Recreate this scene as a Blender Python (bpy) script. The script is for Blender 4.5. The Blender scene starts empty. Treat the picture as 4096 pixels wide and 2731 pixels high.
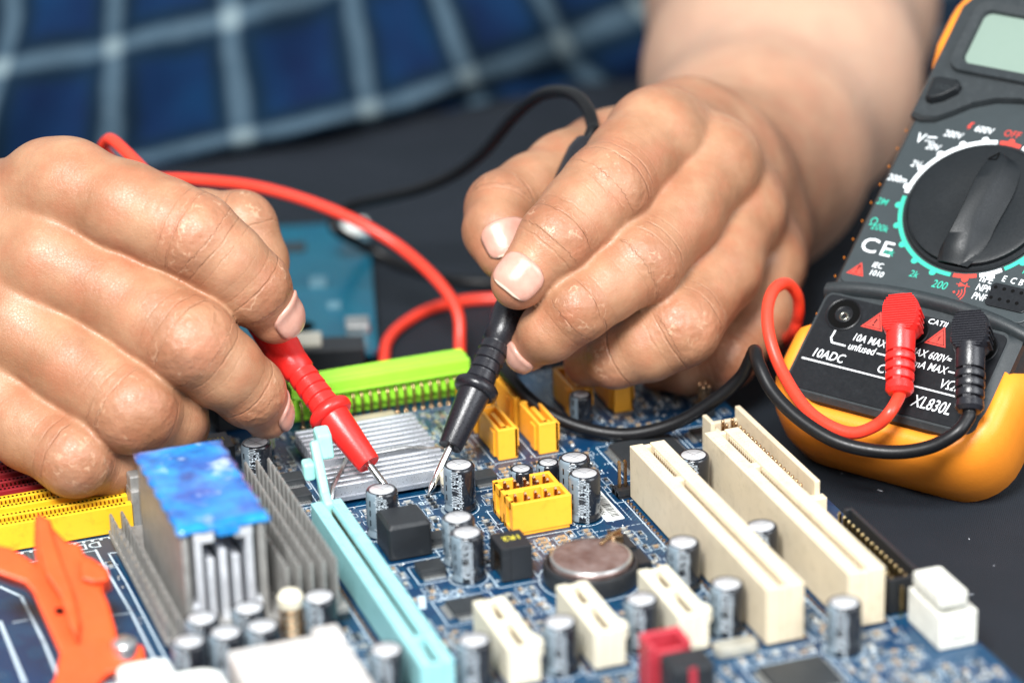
import bpy, bmesh, math, random
import numpy as np
from mathutils import Vector, Matrix
random.seed(7); rng = np.random.default_rng(7)
S = bpy.context.scene
COL = S.collection
S.unit_settings.scale_length = 0.001          # one Blender unit is one millimetre
# ------------------------------------------------------------------ camera
CR = np.array([[0.943005316, 0.152619185, -0.295716685], [-0.331540028, 0.354305835, -0.874384689], [-0.028673731, 0.922591329, 0.384711655]])
CC = np.array([-166.5899, -550.9031, 325.7611])
FPX = 11852.867                                   # focal length in pixels of the 4096 px wide photograph
cam = bpy.data.cameras.new("camera"); camo = bpy.data.objects.new("camera", cam); COL.objects.link(camo)
camo.matrix_world = Matrix([list(CR[i]) + [CC[i]] for i in range(3)] + [[0, 0, 0, 1]])
cam.sensor_width = 36; cam.lens = FPX / 4096 * 36; cam.clip_start = 20; cam.clip_end = 5000
cam.dof.use_dof = True; cam.dof.focus_distance = 748; cam.dof.aperture_fstop = cam.lens * 1e-3 / 2 / 8.4
cam.dof.aperture_blades = 0
S.camera = camo
# ------------------------------------------------------------------ world and lamps
W = bpy.data.worlds.new("World"); S.world = W; W.use_nodes = True
bg = W.node_tree.nodes["Background"]; bg.inputs[0].default_value = (0.86, 0.95, 1.0, 1); bg.inputs[1].default_value = 0.52
def area(name, loc, target, sx, sy, watts, col):
    l = bpy.data.lights.new(name, 'AREA'); l.shape = 'RECTANGLE'; l.size = sx; l.size_y = sy; l.energy = watts; l.color = col
    o = bpy.data.objects.new(name, l); COL.objects.link(o); o.location = loc
    o.rotation_euler = (Vector(target) - Vector(loc)).to_track_quat('-Z', 'Y').to_euler(); return o
area("key_softbox", (-330, -520, 900), (40, 110, 20), 340, 340, 3.0e7, (1.0, 0.998, 0.985))
area("fill_softbox", (560, -620, 560), (40, 110, 10), 600, 600, 0.75e7, (0.93, 0.96, 1.0))
S.view_settings.view_transform = 'Standard'; S.view_settings.look = 'None'; S.view_settings.gamma = 1; S.view_settings.exposure = 0.0
S.cycles.use_denoising = True
S.cycles.max_bounces = 6
# ------------------------------------------------------------------ surveying helpers: a sight line of the photograph (2352 px wide copy) into the place
def ray(u, v):
    k = 4096 / 2352
    return CR @ np.array([(u * k - 2048) / FPX, -(v * k - 1365.5) / FPX, -1.0])
def pt(u, v, D): return CC + ray(u, v) * D
def onz(u, v, z=0.0):
    r = ray(u, v); return CC + r * ((z - CC[2]) / r[2])
def srgb(h):
    if isinstance(h, str):
        h = [int(h[i:i+2], 16) / 255 for i in (0, 2, 4)]
    return tuple((c / 12.92 if c <= .04045 else ((c + .055) / 1.055) ** 2.4) for c in h)
# ------------------------------------------------------------------ materials
class NT:
    def __init__(s, name):
        s.m = bpy.data.materials.new(name); s.m.use_nodes = True; s.t = s.m.node_tree; s.b = s.t.nodes["Principled BSDF"]
        s.tc = s.n('ShaderNodeTexCoord'); s.obj = s.tc.outputs['Object']
    def n(s, typ, **kw):
        x = s.t.nodes.new(typ)
        for k, v in kw.items(): setattr(x, k, v)
        return x
    def l(s, a, b): s.t.links.new(a, b)
    def math(s, op, a, b=None, c=None):
        x = s.n('ShaderNodeMath', operation=op)
        for i, q in enumerate((a, b, c)):
            if q is None: continue
            if hasattr(q, 'is_linked'): s.l(q, x.inputs[i])
            else: x.inputs[i].default_value = q
        return x.outputs[0]
    def noise(s, scale, detail=3, vec=None, rough=.55):
        x = s.n('ShaderNodeTexNoise'); x.inputs['Scale'].default_value = scale; x.inputs['Detail'].default_value = detail; x.inputs['Roughness'].default_value = rough
        s.l(vec or s.obj, x.inputs['Vector']); return x.outputs[0]
    def mix(s, f, a, b):
        x = s.n('ShaderNodeMix', data_type='RGBA')
        for i, q in ((0, f), (6, a), (7, b)):
            if hasattr(q, 'is_linked'): s.l(q, x.inputs[i])
            elif i == 0: x.inputs[0].default_value = q
            else: x.inputs[i].default_value = (*q, 1)
        return x.outputs[2]
    def ramp(s, f, lo, hi):
        x = s.n('ShaderNodeMapRange'); s.l(f, x.inputs[0]); x.inputs[1].default_value = lo; x.inputs[2].default_value = hi; return x.outputs[0]
    def bump(s, h, dist, strength=1.0, prev=None):
        x = s.n('ShaderNodeBump'); s.l(h, x.inputs['Height']); x.inputs['Distance'].default_value = dist; x.inputs['Strength'].default_value = strength
        if prev is not None: s.l(prev, x.inputs['Normal'])
        return x.outputs[0]
MATS = {}
def mat(name, col, rough=.45, metal=0.0, vary=.12, vs=.25, bump=0.0, bs=3.0, dirt=None, dirt_amt=.0, spec=.5, coat=0.0, sss=0.0, trans=0.0, rvar=.12):
    if name in MATS: return MATS[name]
    N = NT(name); b = N.b; c = srgb(col) if not isinstance(col, tuple) else col
    nz = N.noise(vs, 4)
    f = N.ramp(nz, .3, .7)
    cc = N.mix(f, tuple(x * (1 - vary) for x in c), tuple(min(1, x * (1 + vary)) for x in c))
    if dirt is not None:
        d = N.ramp(N.noise(vs * 2.3 + .11, 6, rough=.7), .52, .75)
        cc = N.mix(N.math('MULTIPLY', d, dirt_amt), cc, srgb(dirt))
    N.l(cc, b.inputs['Base Color'])
    rn = N.ramp(N.noise(vs * 5 + .3, 4), .3, .7)
    N.l(N.math('ADD', N.math('MULTIPLY', rn, rvar), max(.03, rough - rvar / 2)), b.inputs['Roughness'])
    b.inputs['Metallic'].default_value = metal; b.inputs['Specular IOR Level'].default_value = spec; b.inputs['Coat Weight'].default_value = coat
    if sss: b.inputs['Subsurface Weight'].default_value = sss; b.inputs['Subsurface Radius'].default_value = (1.2, .8, .5); b.inputs['Subsurface Scale'].default_value = 1.0
    if trans: b.inputs['Transmission Weight'].default_value = trans
    if bump: N.l(N.bump(N.noise(bs, 3), bump), b.inputs['Normal'])
    MATS[name] = N.m; return N.m
# ------------------------------------------------------------------ mesh builder
class MB:
    def __init__(s): s.v = []; s.f = []; s.mi = []; s.cur = 0
    def add(s, vs, fs, M=None):
        o = len(s.v)
        if M is not None:
            M = np.array(M); vs = [M[:3, :3] @ np.array(p) + (M[:3, 3] if M.shape[1] > 3 else 0) for p in vs]
        s.v += [tuple(float(q) for q in p) for p in vs]
        s.f += [tuple(i + o for i in f) for f in fs]; s.mi += [s.cur] * len(fs); return s
    def box(s, x0, x1, y0, y1, z0, z1, M=None):
        if x0 > x1: x0, x1 = x1, x0
        if y0 > y1: y0, y1 = y1, y0
        v = [(x, y, z) for z in (z0, z1) for y in (y0, y1) for x in (x0, x1)]
        return s.add(v, [(0, 2, 3, 1), (4, 5, 7, 6), (0, 1, 5, 4), (2, 6, 7, 3), (0, 4, 6, 2), (1, 3, 7, 5)], M)
    def loft(s, rings, cap=True, M=None, close=True):
        n = len(rings[0]); vs = [p for r in rings for p in r]; fs = []
        for i in range(len(rings) - 1):
            for j in range(n if close else n - 1):
                k = (j + 1) % n; fs.append((i*n+j, i*n+k, (i+1)*n+k, (i+1)*n+j))
        if cap: fs += [tuple(range(n - 1, -1, -1)), tuple((len(rings) - 1) * n + j for j in range(n))]
        return s.add(vs, fs, M)
    def prism(s, poly, z0, z1, M=None):
        a = sum(poly[i][0] * poly[(i+1) % len(poly)][1] - poly[(i+1) % len(poly)][0] * poly[i][1] for i in range(len(poly)))
        if a < 0: poly = poly[::-1]
        return s.loft([[(x, y, z0) for x, y in poly], [(x, y, z1) for x, y in poly]], True, M)
    def lathe(s, prof, n=32, M=None, cap=True):       # prof: (r, z) upward
        return s.loft([[(r * math.cos(2*math.pi*j/n), r * math.sin(2*math.pi*j/n), z) for j in range(n)] for r, z in prof], cap, M)
    def cyl(s, x, y, z0, z1, r, n=20, M=None): 
        T = np.eye(4); T[:3, 3] = (x, y, 0)
        if M is not None: T = np.vstack([np.array(M)[:3, :4], [0, 0, 0, 1]]) @ T
        return s.lathe([(r, z0), (r, z1)], n, T)
    def tube(s, pts, r, n=12, cap=True):
        pts = [np.array(p, float) for p in pts]; rs = r if hasattr(r, '__len__') else [r] * len(pts)
        rings = []; t0 = pts[1] - pts[0]; up = np.cross(t0, [0, 0, 1.0]); 
        if np.linalg.norm(up) < 1e-6: up = np.array([1.0, 0, 0])
        for i, p in enumerate(pts):
            t = pts[min(i+1, len(pts)-1)] - pts[max(i-1, 0)]; t /= np.linalg.norm(t) + 1e-12
            up = up - t * (up @ t); up /= np.linalg.norm(up) + 1e-12; w = np.cross(t, up)
            rings.append([p + rs[i] * (math.cos(a) * up + math.sin(a) * w) for a in [2 * math.pi * j / n for j in range(n)]])
        return s.loft(rings, cap)
    def build(s, name, mats, parent=None, smooth=False, bevel=0.0, loc=None, seg=2, label=None, kind=None):
        me = bpy.data.meshes.new(name); me.from_pydata(s.v, [], s.f)
        if not isinstance(mats, (list, tuple)): mats = [mats]
        for m in mats: me.materials.append(m)
        if len(mats) > 1: me.polygons.foreach_set('material_index', s.mi)
        bm = bmesh.new(); bm.from_mesh(me); bmesh.ops.recalc_face_normals(bm, faces=bm.faces); bm.to_mesh(me); bm.free()
        if smooth:
            me.polygons.foreach_set('use_smooth', [True] * len(me.polygons))
            if smooth != 'all': me.set_sharp_from_angle(angle=math.radians(38 if smooth is True else smooth))
        me.update()
        return link(name, me, parent, loc, bevel, seg, label, kind)
def link(name, me, parent=None, loc=None, bevel=0.0, seg=2, label=None, kind=None):
    o = bpy.data.objects.new(name, me); COL.objects.link(o)
    if parent is not None: o.parent = parent
    if loc is not None: o.location = loc
    if bevel:
        b = o.modifiers.new('bevel', 'BEVEL'); b.width = bevel; b.segments = seg; b.limit_method = 'ANGLE'; b.angle_limit = math.radians(40)
    if label: o['label'] = label
    if kind: o['kind'] = kind
    return o
def thing(name, label, cat, loc=(0, 0, 0)):
    o = bpy.data.objects.new(name, None); COL.objects.link(o); o.location = loc; o.empty_display_size = 5
    o['label'] = label; o['category'] = cat; return o
def dup(o, parent, loc, rot=None, label=None):
    c = o.copy(); COL.objects.link(c); c.parent = parent; c.location = loc
    if rot is not None: c.rotation_euler = rot
    if 'label' in c: del c['label']
    if label: c['label'] = label
    for ch in list(o.children):
        d = ch.copy(); COL.objects.link(d); d.parent = c
    return c
def spline(P, n=8):
    P = [np.array(p, float) for p in P]; out = []
    Q = [2 * P[0] - P[1]] + P + [2 * P[-1] - P[-2]]
    for i in range(1, len(Q) - 2):
        a, b, c, d = Q[i-1:i+3]
        for k in range(n):
            t = k / n; out.append(.5 * ((2*b) + (c-a)*t + (2*a-5*b+4*c-d)*t*t + (-a+3*b-3*c+d)*t**3))
    out.append(P[-1]); return out
def text_geo(s, size=1.0, xs=1.0, shear=0.0, off=0.0, align='LEFT', spacing=1.0):
    cu = bpy.data.curves.new('t', 'FONT'); cu.body = s; cu.size = size; cu.shear = shear; cu.offset = off; cu.align_x = align; cu.resolution_u = 3; cu.space_character = spacing
    ob = bpy.data.objects.new('t', cu); COL.objects.link(ob)
    me = bpy.data.meshes.new_from_object(ob.evaluated_get(bpy.context.evaluated_depsgraph_get()))
    v = [(p.co.x * xs, p.co.y, 0) for p in me.vertices]; f = [tuple(p.vertices) for p in me.polygons]
    bpy.data.objects.remove(ob); bpy.data.curves.remove(cu); bpy.data.meshes.remove(me); return v, f
def rrect(x0, x1, y0, y1, r, n=6):
    P = []
    for cx, cy, a0 in ((x1-r, y1-r, 0), (x0+r, y1-r, 90), (x0+r, y0+r, 180), (x1-r, y0+r, 270)):
        for k in range(n + 1):
            a = math.radians(a0 + 90 * k / n); P.append((cx + r * math.cos(a), cy + r * math.sin(a)))
    return P
def frame(x=(1, 0, 0), y=(0, 1, 0), z=(0, 0, 1), o=(0, 0, 0)):
    M = np.eye(4); M[:3, 0] = x; M[:3, 1] = y; M[:3, 2] = z; M[:3, 3] = o; return M
def rotz(a, o=(0, 0, 0)):
    a = math.radians(a); return frame((math.cos(a), math.sin(a), 0), (-math.sin(a), math.cos(a), 0), (0, 0, 1), o)
# ================================================================== table, shirt, person
ZT = -6.0
def fabric_black():
    N = NT('black_fabric'); b = N.b
    c = N.mix(N.ramp(N.noise(.02, 5), .3, .7), (.0025, .0055, .0085), (.0048, .0085, .0125))
    N.l(c, b.inputs['Base Color']); b.inputs['Roughness'].default_value = .62
    b.inputs['Sheen Weight'].default_value = .05; b.inputs['Specular IOR Level'].default_value = .3; b.inputs['Sheen Roughness'].default_value = .45; b.inputs['Sheen Tint'].default_value = (.55, .62, .85, 1)
    mp = N.n('ShaderNodeMapping'); N.l(N.obj, mp.inputs[0]); mp.inputs['Rotation'].default_value = (0, 0, .6)
    w1 = N.n('ShaderNodeTexWave', bands_direction='X'); w1.inputs['Scale'].default_value = .62; N.l(mp.outputs[0], w1.inputs[0])
    w2 = N.n('ShaderNodeTexWave', bands_direction='Y'); w2.inputs['Scale'].default_value = .62; N.l(mp.outputs[0], w2.inputs[0])
    h = N.math('ADD', w1.outputs[0], w2.outputs[0])
    b1 = N.bump(h, .10, .8); N.l(N.bump(N.noise(.012, 3), 10, .5, b1), b.inputs['Normal']); return N.m
tb = MB(); n = 60
X = np.linspace(-900, 1100, n); Y = np.linspace(-700, 900, n)
vs = []
for y in Y:
    for x in X:
        d = math.hypot(x - 60, y - 90); k = min(1, max(0, (d - 150) / 120))
        vs.append((x, y, ZT + k * (.9 * math.sin(x * .05 + y * .031) + .7 * math.sin(y * .06 - x * .022)) ))
tb.add(vs, [(j*n+i, j*n+i+1, (j+1)*n+i+1, (j+1)*n+i) for j in range(n-1) for i in range(n-1)])
tb.build('table_cloth', fabric_black(), smooth='all', kind='structure')
lint = MB()
for _ in range(28):
    x, y = random.uniform(125, 230), random.uniform(-60, 110)
    if random.random() < .3: x, y = random.uniform(-40, 250), random.uniform(200, 330)
    r = random.uniform(.08, .2); a = random.uniform(0, 6.28); l = random.uniform(.12, .9 if random.random() < .25 else .3)
    lint.box(-l, l, -r*.5, r*.5, 0, .1, rotz(math.degrees(a), (x, y, ZT + .12)))
o = lint.build('lint', mat('lint', 'b8bcc4', .8), kind='stuff'); o['label'] = 'tiny pale lint specks lying on the black table cloth'; o['category'] = 'lint'

def plaid():
    N = NT('plaid_cotton'); b = N.b; uv = N.tc.outputs['UV']
    sp = N.n('ShaderNodeSeparateXYZ'); N.l(uv, sp.inputs[0])
    def band(x, c, w, soft=.03):
        d = N.math('ABSOLUTE', N.math('SUBTRACT', N.math('FRACT', N.math('ADD', x, .5)), c))
        return N.ramp(d, w + soft, w - soft)
    u, v = sp.outputs[0], sp.outputs[1]
    wn = N.math('MULTIPLY', N.math('SUBTRACT', N.noise(.9, 3, uv), .5), .16)
    u = N.math('ADD', u, wn); v = N.math('ADD', v, wn)
    su, sv = band(u, .5, .078), band(v, .5, .072)
    gu, gv = band(u, .5, .21, .05), band(v, .5, .2, .05)
    base = N.mix(N.ramp(N.noise(1.1, 3, uv), .35, .7), (.0002, .0085, .040), (.0002, .022, .072))
    c = N.mix(N.math('MULTIPLY', N.math('MAXIMUM', gu, gv), .75), base, (.0004, .009, .016))
    edge = N.mix(N.ramp(N.noise(9, 2, uv), .3, .7), (.060, .105, .145), (.092, .145, .19))
    c = N.mix(N.math('MULTIPLY', N.math('ADD', su, sv), .62), c, edge)
    c = N.mix(N.math('MULTIPLY', N.math('MULTIPLY', su, sv), .65), c, (.22, .28, .29))
    N.l(c, b.inputs['Base Color']); b.inputs['Roughness'].default_value = .9; b.inputs['Specular IOR Level'].default_value = .2
    N.l(N.bump(N.noise(.9, 3), .3), b.inputs['Normal']); return N.m
PL = plaid()
def catmull(A, t):        # A: (n,...) values at integer t, extrapolated past the ends
    n = len(A); i = int(np.clip(math.floor(t), 0, n - 2)); f = t - i
    g = lambda k: A[k] if 0 <= k < n else (2 * A[0] - A[1] if k < 0 else 2 * A[-1] - A[-2])
    a, b, c, d = g(i-1), g(i), g(i+1), g(i+2)
    if f < 0 or f > 1: return b + (c - b) * f
    return .5 * ((2*b) + (c-a)*f + (2*a-5*b+4*c-d)*f*f + (-a+3*b-3*c+d)*f**3)
def cloth(name, grid, s0, s1, t0, t1, ns, nt, parent, thick=1.2):
    G = np.array(grid, float)     # [t][s] -> world
    P = []; UV = []
    for j in range(nt):
        t = t0 + (t1 - t0) * j / (nt - 1)
        for i in range(ns):
            s = s0 + (s1 - s0) * i / (ns - 1)
            fold = .0 if nt < 60 else 1.0
            P.append(fold * (CR @ np.array([0, 0, 1.0])) * (5 * math.sin(s * 2.3 + t * 1.7) + 4 * math.sin(t * 4.1 - s * 1.1 + 1) + 2.5 * math.sin(s * 6.3 - t * 3.2)) + catmull([catmull(G[k], s) for k in range(len(G))] if False else np.array([catmull(G[k], s) for k in range(len(G))]), t)); UV.append((s, t))
    me = bpy.data.meshes.new(name)
    F = [(j*ns+i, j*ns+i+1, (j+1)*ns+i+1, (j+1)*ns+i) for j in range(nt-1) for i in range(ns-1)]
    me.from_pydata([tuple(p) for p in P], [], F); l = me.uv_layers.new(name='UVMap')
    for poly in me.polygons:
        for li in poly.loop_indices: l.data[li].uv = UV[me.loops[li].vertex_index]
    me.polygons.foreach_set('use_smooth', [True] * len(me.polygons)); me.materials.append(PL)
    o = link(name, me, parent); m = o.modifiers.new('thickness', 'SOLIDIFY'); m.thickness = thick; return o

person = thing('person', 'person in a blue plaid shirt holding two test probes to the board', 'person', (90, 300, ZT))
def rel(p): return np.array(p) - np.array([90, 300, ZT])
# shirt front: rows of stripe crossings (u, v); t = 0 lower pale band, 1 upper pale band
hem = [(-60, 470), (240, 405), (560, 352), (860, 292), (1100, 232), (1370, 190), (1640, 150)]
r0 = [(-60, 420), (243, 372), (556, 312), (850, 250), (1075, 170), (1290, 95), (1470, 10)]
r1 = [(5, 152), (258, 112), (535, 45), (795, -45), (975, -110), (1160, -170), (1330, -230)]
r2 = [(20, -130), (270, -160), (520, -220), (770, -300), (930, -380), (1100, -440), (1250, -500)]
grid = []
dep = [1005, 1018, 1034, 1050, 1066, 1082, 1100]
for row, dd in ((hem, 0), (r0, -14), (r1, -6), (r2, 22)):
    grid.append([rel(pt(u, v, dep[i] + dd + (5 if i % 2 else -4))) for i, (u, v) in enumerate(row)])
shirt = cloth('shirt', grid, -1.2, 6.3, -.1, 3.3, 150, 70, person)
for l in shirt.data.uv_layers[0].data:
    if l.uv[1] < 1: l.uv = (l.uv[0], 1 - (1 - l.uv[1]) * .5)
# ------------------------------------------------------------------ implicit surface for skin
class SDF:
    def __init__(s, lo, hi, h):
        s.h = h; s.lo = np.array(lo, float); s.n = np.ceil((np.array(hi) - lo) / h).astype(int) + 1
        s.F = np.full(s.n, 60.0, np.float32)
    def seg(s, F, a, ra, b, rb, k):
        a, b = np.array(a, float), np.array(b, float); R = max(ra, rb) + k + 3 * s.h
        i0 = np.maximum(0, np.floor((np.minimum(a, b) - R - s.lo) / s.h).astype(int)); i1 = np.minimum(s.n, np.ceil((np.maximum(a, b) + R - s.lo) / s.h).astype(int) + 1)
        if (i1 <= i0).any(): return
        g = [(s.lo[q] + s.h * np.arange(i0[q], i1[q])).astype(np.float32) for q in range(3)]
        x, y, z = g[0][:, None, None] - a[0], g[1][None, :, None] - a[1], g[2][None, None, :] - a[2]
        d = (b - a).astype(np.float32); L = float(d @ d) + 1e-9
        t = np.clip((x * d[0] + y * d[1] + z * d[2]) / L, 0, 1)
        q = np.sqrt((x - t*d[0])**2 + (y - t*d[1])**2 + (z - t*d[2])**2) - (ra + (rb - ra) * (t * t * (3 - 2 * t)))
        sl = tuple(slice(i0[j], i1[j]) for j in range(3)); F[sl] = smin(F[sl], q, k)
    def chain(s, nodes, k=3.0):
        F = np.full(s.n, 60.0, np.float32)
        for (a, ra), (b, rb) in zip(nodes[:-1], nodes[1:]): s.seg(F, a, ra, b, rb, k)
        return F
def smin(a, b, k):
    h = np.maximum(k - np.abs(a - b), 0) / k
    return np.minimum(a, b) - h * h * k * .25
def nets(F, lo, h):
    S_ = F < 0; n = F.shape
    c = np.zeros(tuple(q - 1 for q in n), np.uint8)
    for dx in (0, 1):
        for dy in (0, 1):
            for dz in (0, 1): c += S_[dx:n[0]-1+dx, dy:n[1]-1+dy, dz:n[2]-1+dz]
    act = np.argwhere((c > 0) & (c < 8)); idx = np.full(c.shape, -1, np.int64); idx[tuple(act.T)] = np.arange(len(act))
    acc = np.zeros((len(act), 3)); cnt = np.zeros(len(act))
    corners = [(dx, dy, dz) for dx in (0, 1) for dy in (0, 1) for dz in (0, 1)]
    for p in corners:
        for ax in range(3):
            if p[ax]: continue
            q = list(p); q[ax] = 1
            A = F[tuple((act + p).T)]; B = F[tuple((act + q).T)]; m = (A < 0) != (B < 0)
            t = A[m] / (A[m] - B[m]); pos = np.tile(np.array(p, float), (m.sum(), 1)); pos[:, ax] += t
            acc[m] += pos; cnt[m] += 1
    V = lo + h * (act + acc / cnt[:, None]); quads = []
    for ax in range(3):
        u, w = (ax + 1) % 3, (ax + 2) % 3
        sl0 = [slice(None)] * 3; sl1 = [slice(None)] * 3; sl0[ax] = slice(0, n[ax]-1); sl1[ax] = slice(1, n[ax])
        e = np.argwhere(S_[tuple(sl0)] != S_[tuple(sl1)])
        e = e[(e[:, u] > 0) & (e[:, w] > 0) & (e[:, u] < n[u]-1) & (e[:, w] < n[w]-1)]
        flip = S_[tuple(e.T)]
        eu = np.zeros(3, int); eu[u] = 1; ew = np.zeros(3, int); ew[w] = 1
        a, b, c2, d = (idx[tuple((e - k).T)] for k in (eu + ew, ew, 0 * eu, eu))
        Q = np.stack([a, b, c2, d], 1); Q[~flip] = Q[~flip][:, ::-1]; quads.append(Q)
    return V, np.concatenate(quads)
def nodes(L): return [(pt(u, v, D), r) for u, v, D, r in L]
def hand(fingers, palm, arm, h, extra=()):
    allp = [n for c in list(fingers.values()) + palm + arm for n in c]
    P = np.array([p for p, r in allp]); R = max(r for p, r in allp)
    s = SDF((P.min(0) - R - 4), (P.max(0) + R + 4), h)
    FP = np.full(s.n, 60.0, np.float32)
    for c in palm:
        for (a, ra), (b, rb) in zip(c[:-1], c[1:]): s.seg(FP, a, ra, b, rb, 11)
    for c in arm:
        for (a, ra), (b, rb) in zip(c[:-1], c[1:]): s.seg(FP, a, ra, b, rb, 16)
    F = None
    for nme, c in fingers.items():
        G = s.chain(c, 3.0); F = G if F is None else smin(F, G, 1.3)
    F = smin(F, FP, 4.0)
    V, Q = nets(F, s.lo, h)
    return V, Q
def skin_attr(V, fingers, joints):
    n = len(V); best = np.full(n, 1e9); ax = np.zeros(n); cr = np.zeros(n); tip = np.zeros(n); per = []
    for nme, c in fingers.items():
        mine = np.full(n, 1e9)
        s0 = 0; P = [p for p, r in c]; cum = [0]
        for a, b in zip(P[:-1], P[1:]): cum.append(cum[-1] + np.linalg.norm(b - a))
        for i in range(len(c) - 1):
            (a, ra), (b, rb) = c[i], c[i+1]; d = b - a; L = d @ d
            t = np.clip((V - a) @ d / L, 0, 1); q = np.linalg.norm(V - a - t[:, None] * d, axis=1) - (ra + (rb - ra) * t)
            mine = np.minimum(mine, q); m = q < best; best[m] = q[m]; s = cum[i] + t * (cum[i+1] - cum[i]); ax[m] = s[m]
            k = np.zeros(n)
            for j, w in joints.get(nme, ()): k = np.maximum(k, np.exp(-((s - cum[j]) / w) ** 2))
            cr[m] = k[m]; tip[m] = np.clip((s[m] - cum[-1] + 9) / 9, 0, 1)
        per.append(mine)
    away = np.clip((best - 1.0) / 6, 0, 1); per = np.sort(np.array(per), 0); own = np.clip((per[1] - per[0] - .6) / 2.2, 0, 1) * (1 - away)
    return ax, cr * own, tip * own, own
def skin_mat():
    N = NT('skin'); b = N.b
    def at(nm): x = N.n('ShaderNodeAttribute'); x.attribute_name = nm; return x.outputs['Fac']
    cr, tip, ax, arm, own = at('crease'), at('tip'), at('axial'), at('arm'), at('own')
    c = N.mix(N.ramp(N.noise(.07, 4), .35, .65), srgb('92674b'), srgb('ab8062'))
    c = N.mix(N.math('MULTIPLY', N.ramp(N.noise(.12, 4), .42, .68), .5), c, srgb('a56448'))
    c = N.mix(N.math('MULTIPLY', cr, .22), c, srgb('95583f'))
    c = N.mix(N.math('MULTIPLY', tip, .4), c, srgb('c28266'))
    c = N.mix(N.math('MULTIPLY', arm, .55), c, srgb('cbab96'))
    # pale dry skin lines running across the finger
    wv = N.math('SINE', N.math('ADD', N.math('MULTIPLY', ax, 2.3), N.math('MULTIPLY', N.noise(.22, 3), 16)))
    line = N.math('MULTIPLY', N.ramp(wv, .86, .99), N.ramp(N.noise(.3, 3), .48, .58))
    line = N.math('MULTIPLY', line, N.math('ADD', .15, N.math('MULTIPLY', cr, 1.2)))
    line = N.math('MULTIPLY', line, own)
    c = N.mix(N.math('MULTIPLY', line, .24), c, srgb('d8b698'))
    sp = N.ramp(N.noise(1.1, 4, rough=.7), .66, .74)
    c = N.mix(N.math('MULTIPLY', sp, .10), c, srgb('a86a4c'))
    N.l(c, b.inputs['Base Color'])
    N.l(N.math('ADD', .36, N.math('MULTIPLY', N.noise(.8, 3), .16)), b.inputs['Roughness'])
    b.inputs['Subsurface Weight'].default_value = .12; b.inputs['Subsurface Radius'].default_value = (1.2, .5, .3); b.inputs['Subsurface Scale'].default_value = 1.0
    b.inputs['Specular IOR Level'].default_value = .5
    # relief: deep creases across joints, fine cross-hatched skin cells
    w2 = N.math('SINE', N.math('ADD', N.math('MULTIPLY', ax, 1.9), N.math('MULTIPLY', N.noise(.13, 2), 4)))
    h1 = N.math('MULTIPLY', N.math('SUBTRACT', 1.0, N.ramp(w2, .72, 1.0)), N.math('ADD', .05, N.math('MULTIPLY', cr, N.ramp(N.noise(.2, 2), .25, .7))))
    h1 = N.math('MULTIPLY', h1, own)
    vo = N.n('ShaderNodeTexVoronoi', feature='DISTANCE_TO_EDGE'); vo.inputs['Scale'].default_value = 1.15
    wx = N.n('ShaderNodeVectorMath', operation='ADD'); nz = N.n('ShaderNodeTexNoise'); nz.inputs['Scale'].default_value = .8; N.l(N.obj, nz.inputs[0]); N.l(N.obj, wx.inputs[0]); N.l(nz.outputs[1], wx.inputs[1]); N.l(wx.outputs[0], vo.inputs[0])
    h2 = N.math('MULTIPLY', N.ramp(vo.outputs[0], 0, .12), N.math('SUBTRACT', 1.0, N.math('MULTIPLY', arm, .8)))
    n1 = N.bump(h1, .36, 1.0); n2 = N.bump(h2, .035, .9, n1); n3 = N.bump(N.noise(.28, 2), .3, .6, n2)
    N.l(n3, b.inputs['Normal']); return N.m
SKIN = skin_mat()
def nail_mat():
    N = NT('fingernail'); b = N.b; x = N.n('ShaderNodeAttribute'); x.attribute_name = 'edge'
    c = N.mix(N.ramp(N.noise(.25, 2), .3, .7), srgb('bc8a7a'), srgb('c69888')); c = N.mix(x.outputs['Fac'], c, srgb('d9c3b0'))
    N.l(c, b.inputs['Base Color']); b.inputs['Roughness'].default_value = .34; b.inputs['Coat Weight'].default_value = .25
    b.inputs['Subsurface Weight'].default_value = .2; b.inputs['Subsurface Radius'].default_value = (1, .5, .4)
    N.l(N.bump(N.noise(.7, 3), .08), b.inputs['Normal']); return N.m
NAIL = nail_mat()
def fd(chain, p):       # distance to one finger, same blend as the mesh
    d = 60.0
    for (a, ra), (b, rb) in zip(chain[:-1], chain[1:]):
        e = b - a; t = min(1, max(0, (p - a) @ e / (e @ e))); q = np.linalg.norm(p - a - t * e) - (ra + (rb - ra) * (t*t*(3-2*t)))
        h = max(3.0 - abs(d - q), 0) / 3.0; d = min(d, q) - h * h * .75
    return d
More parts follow.
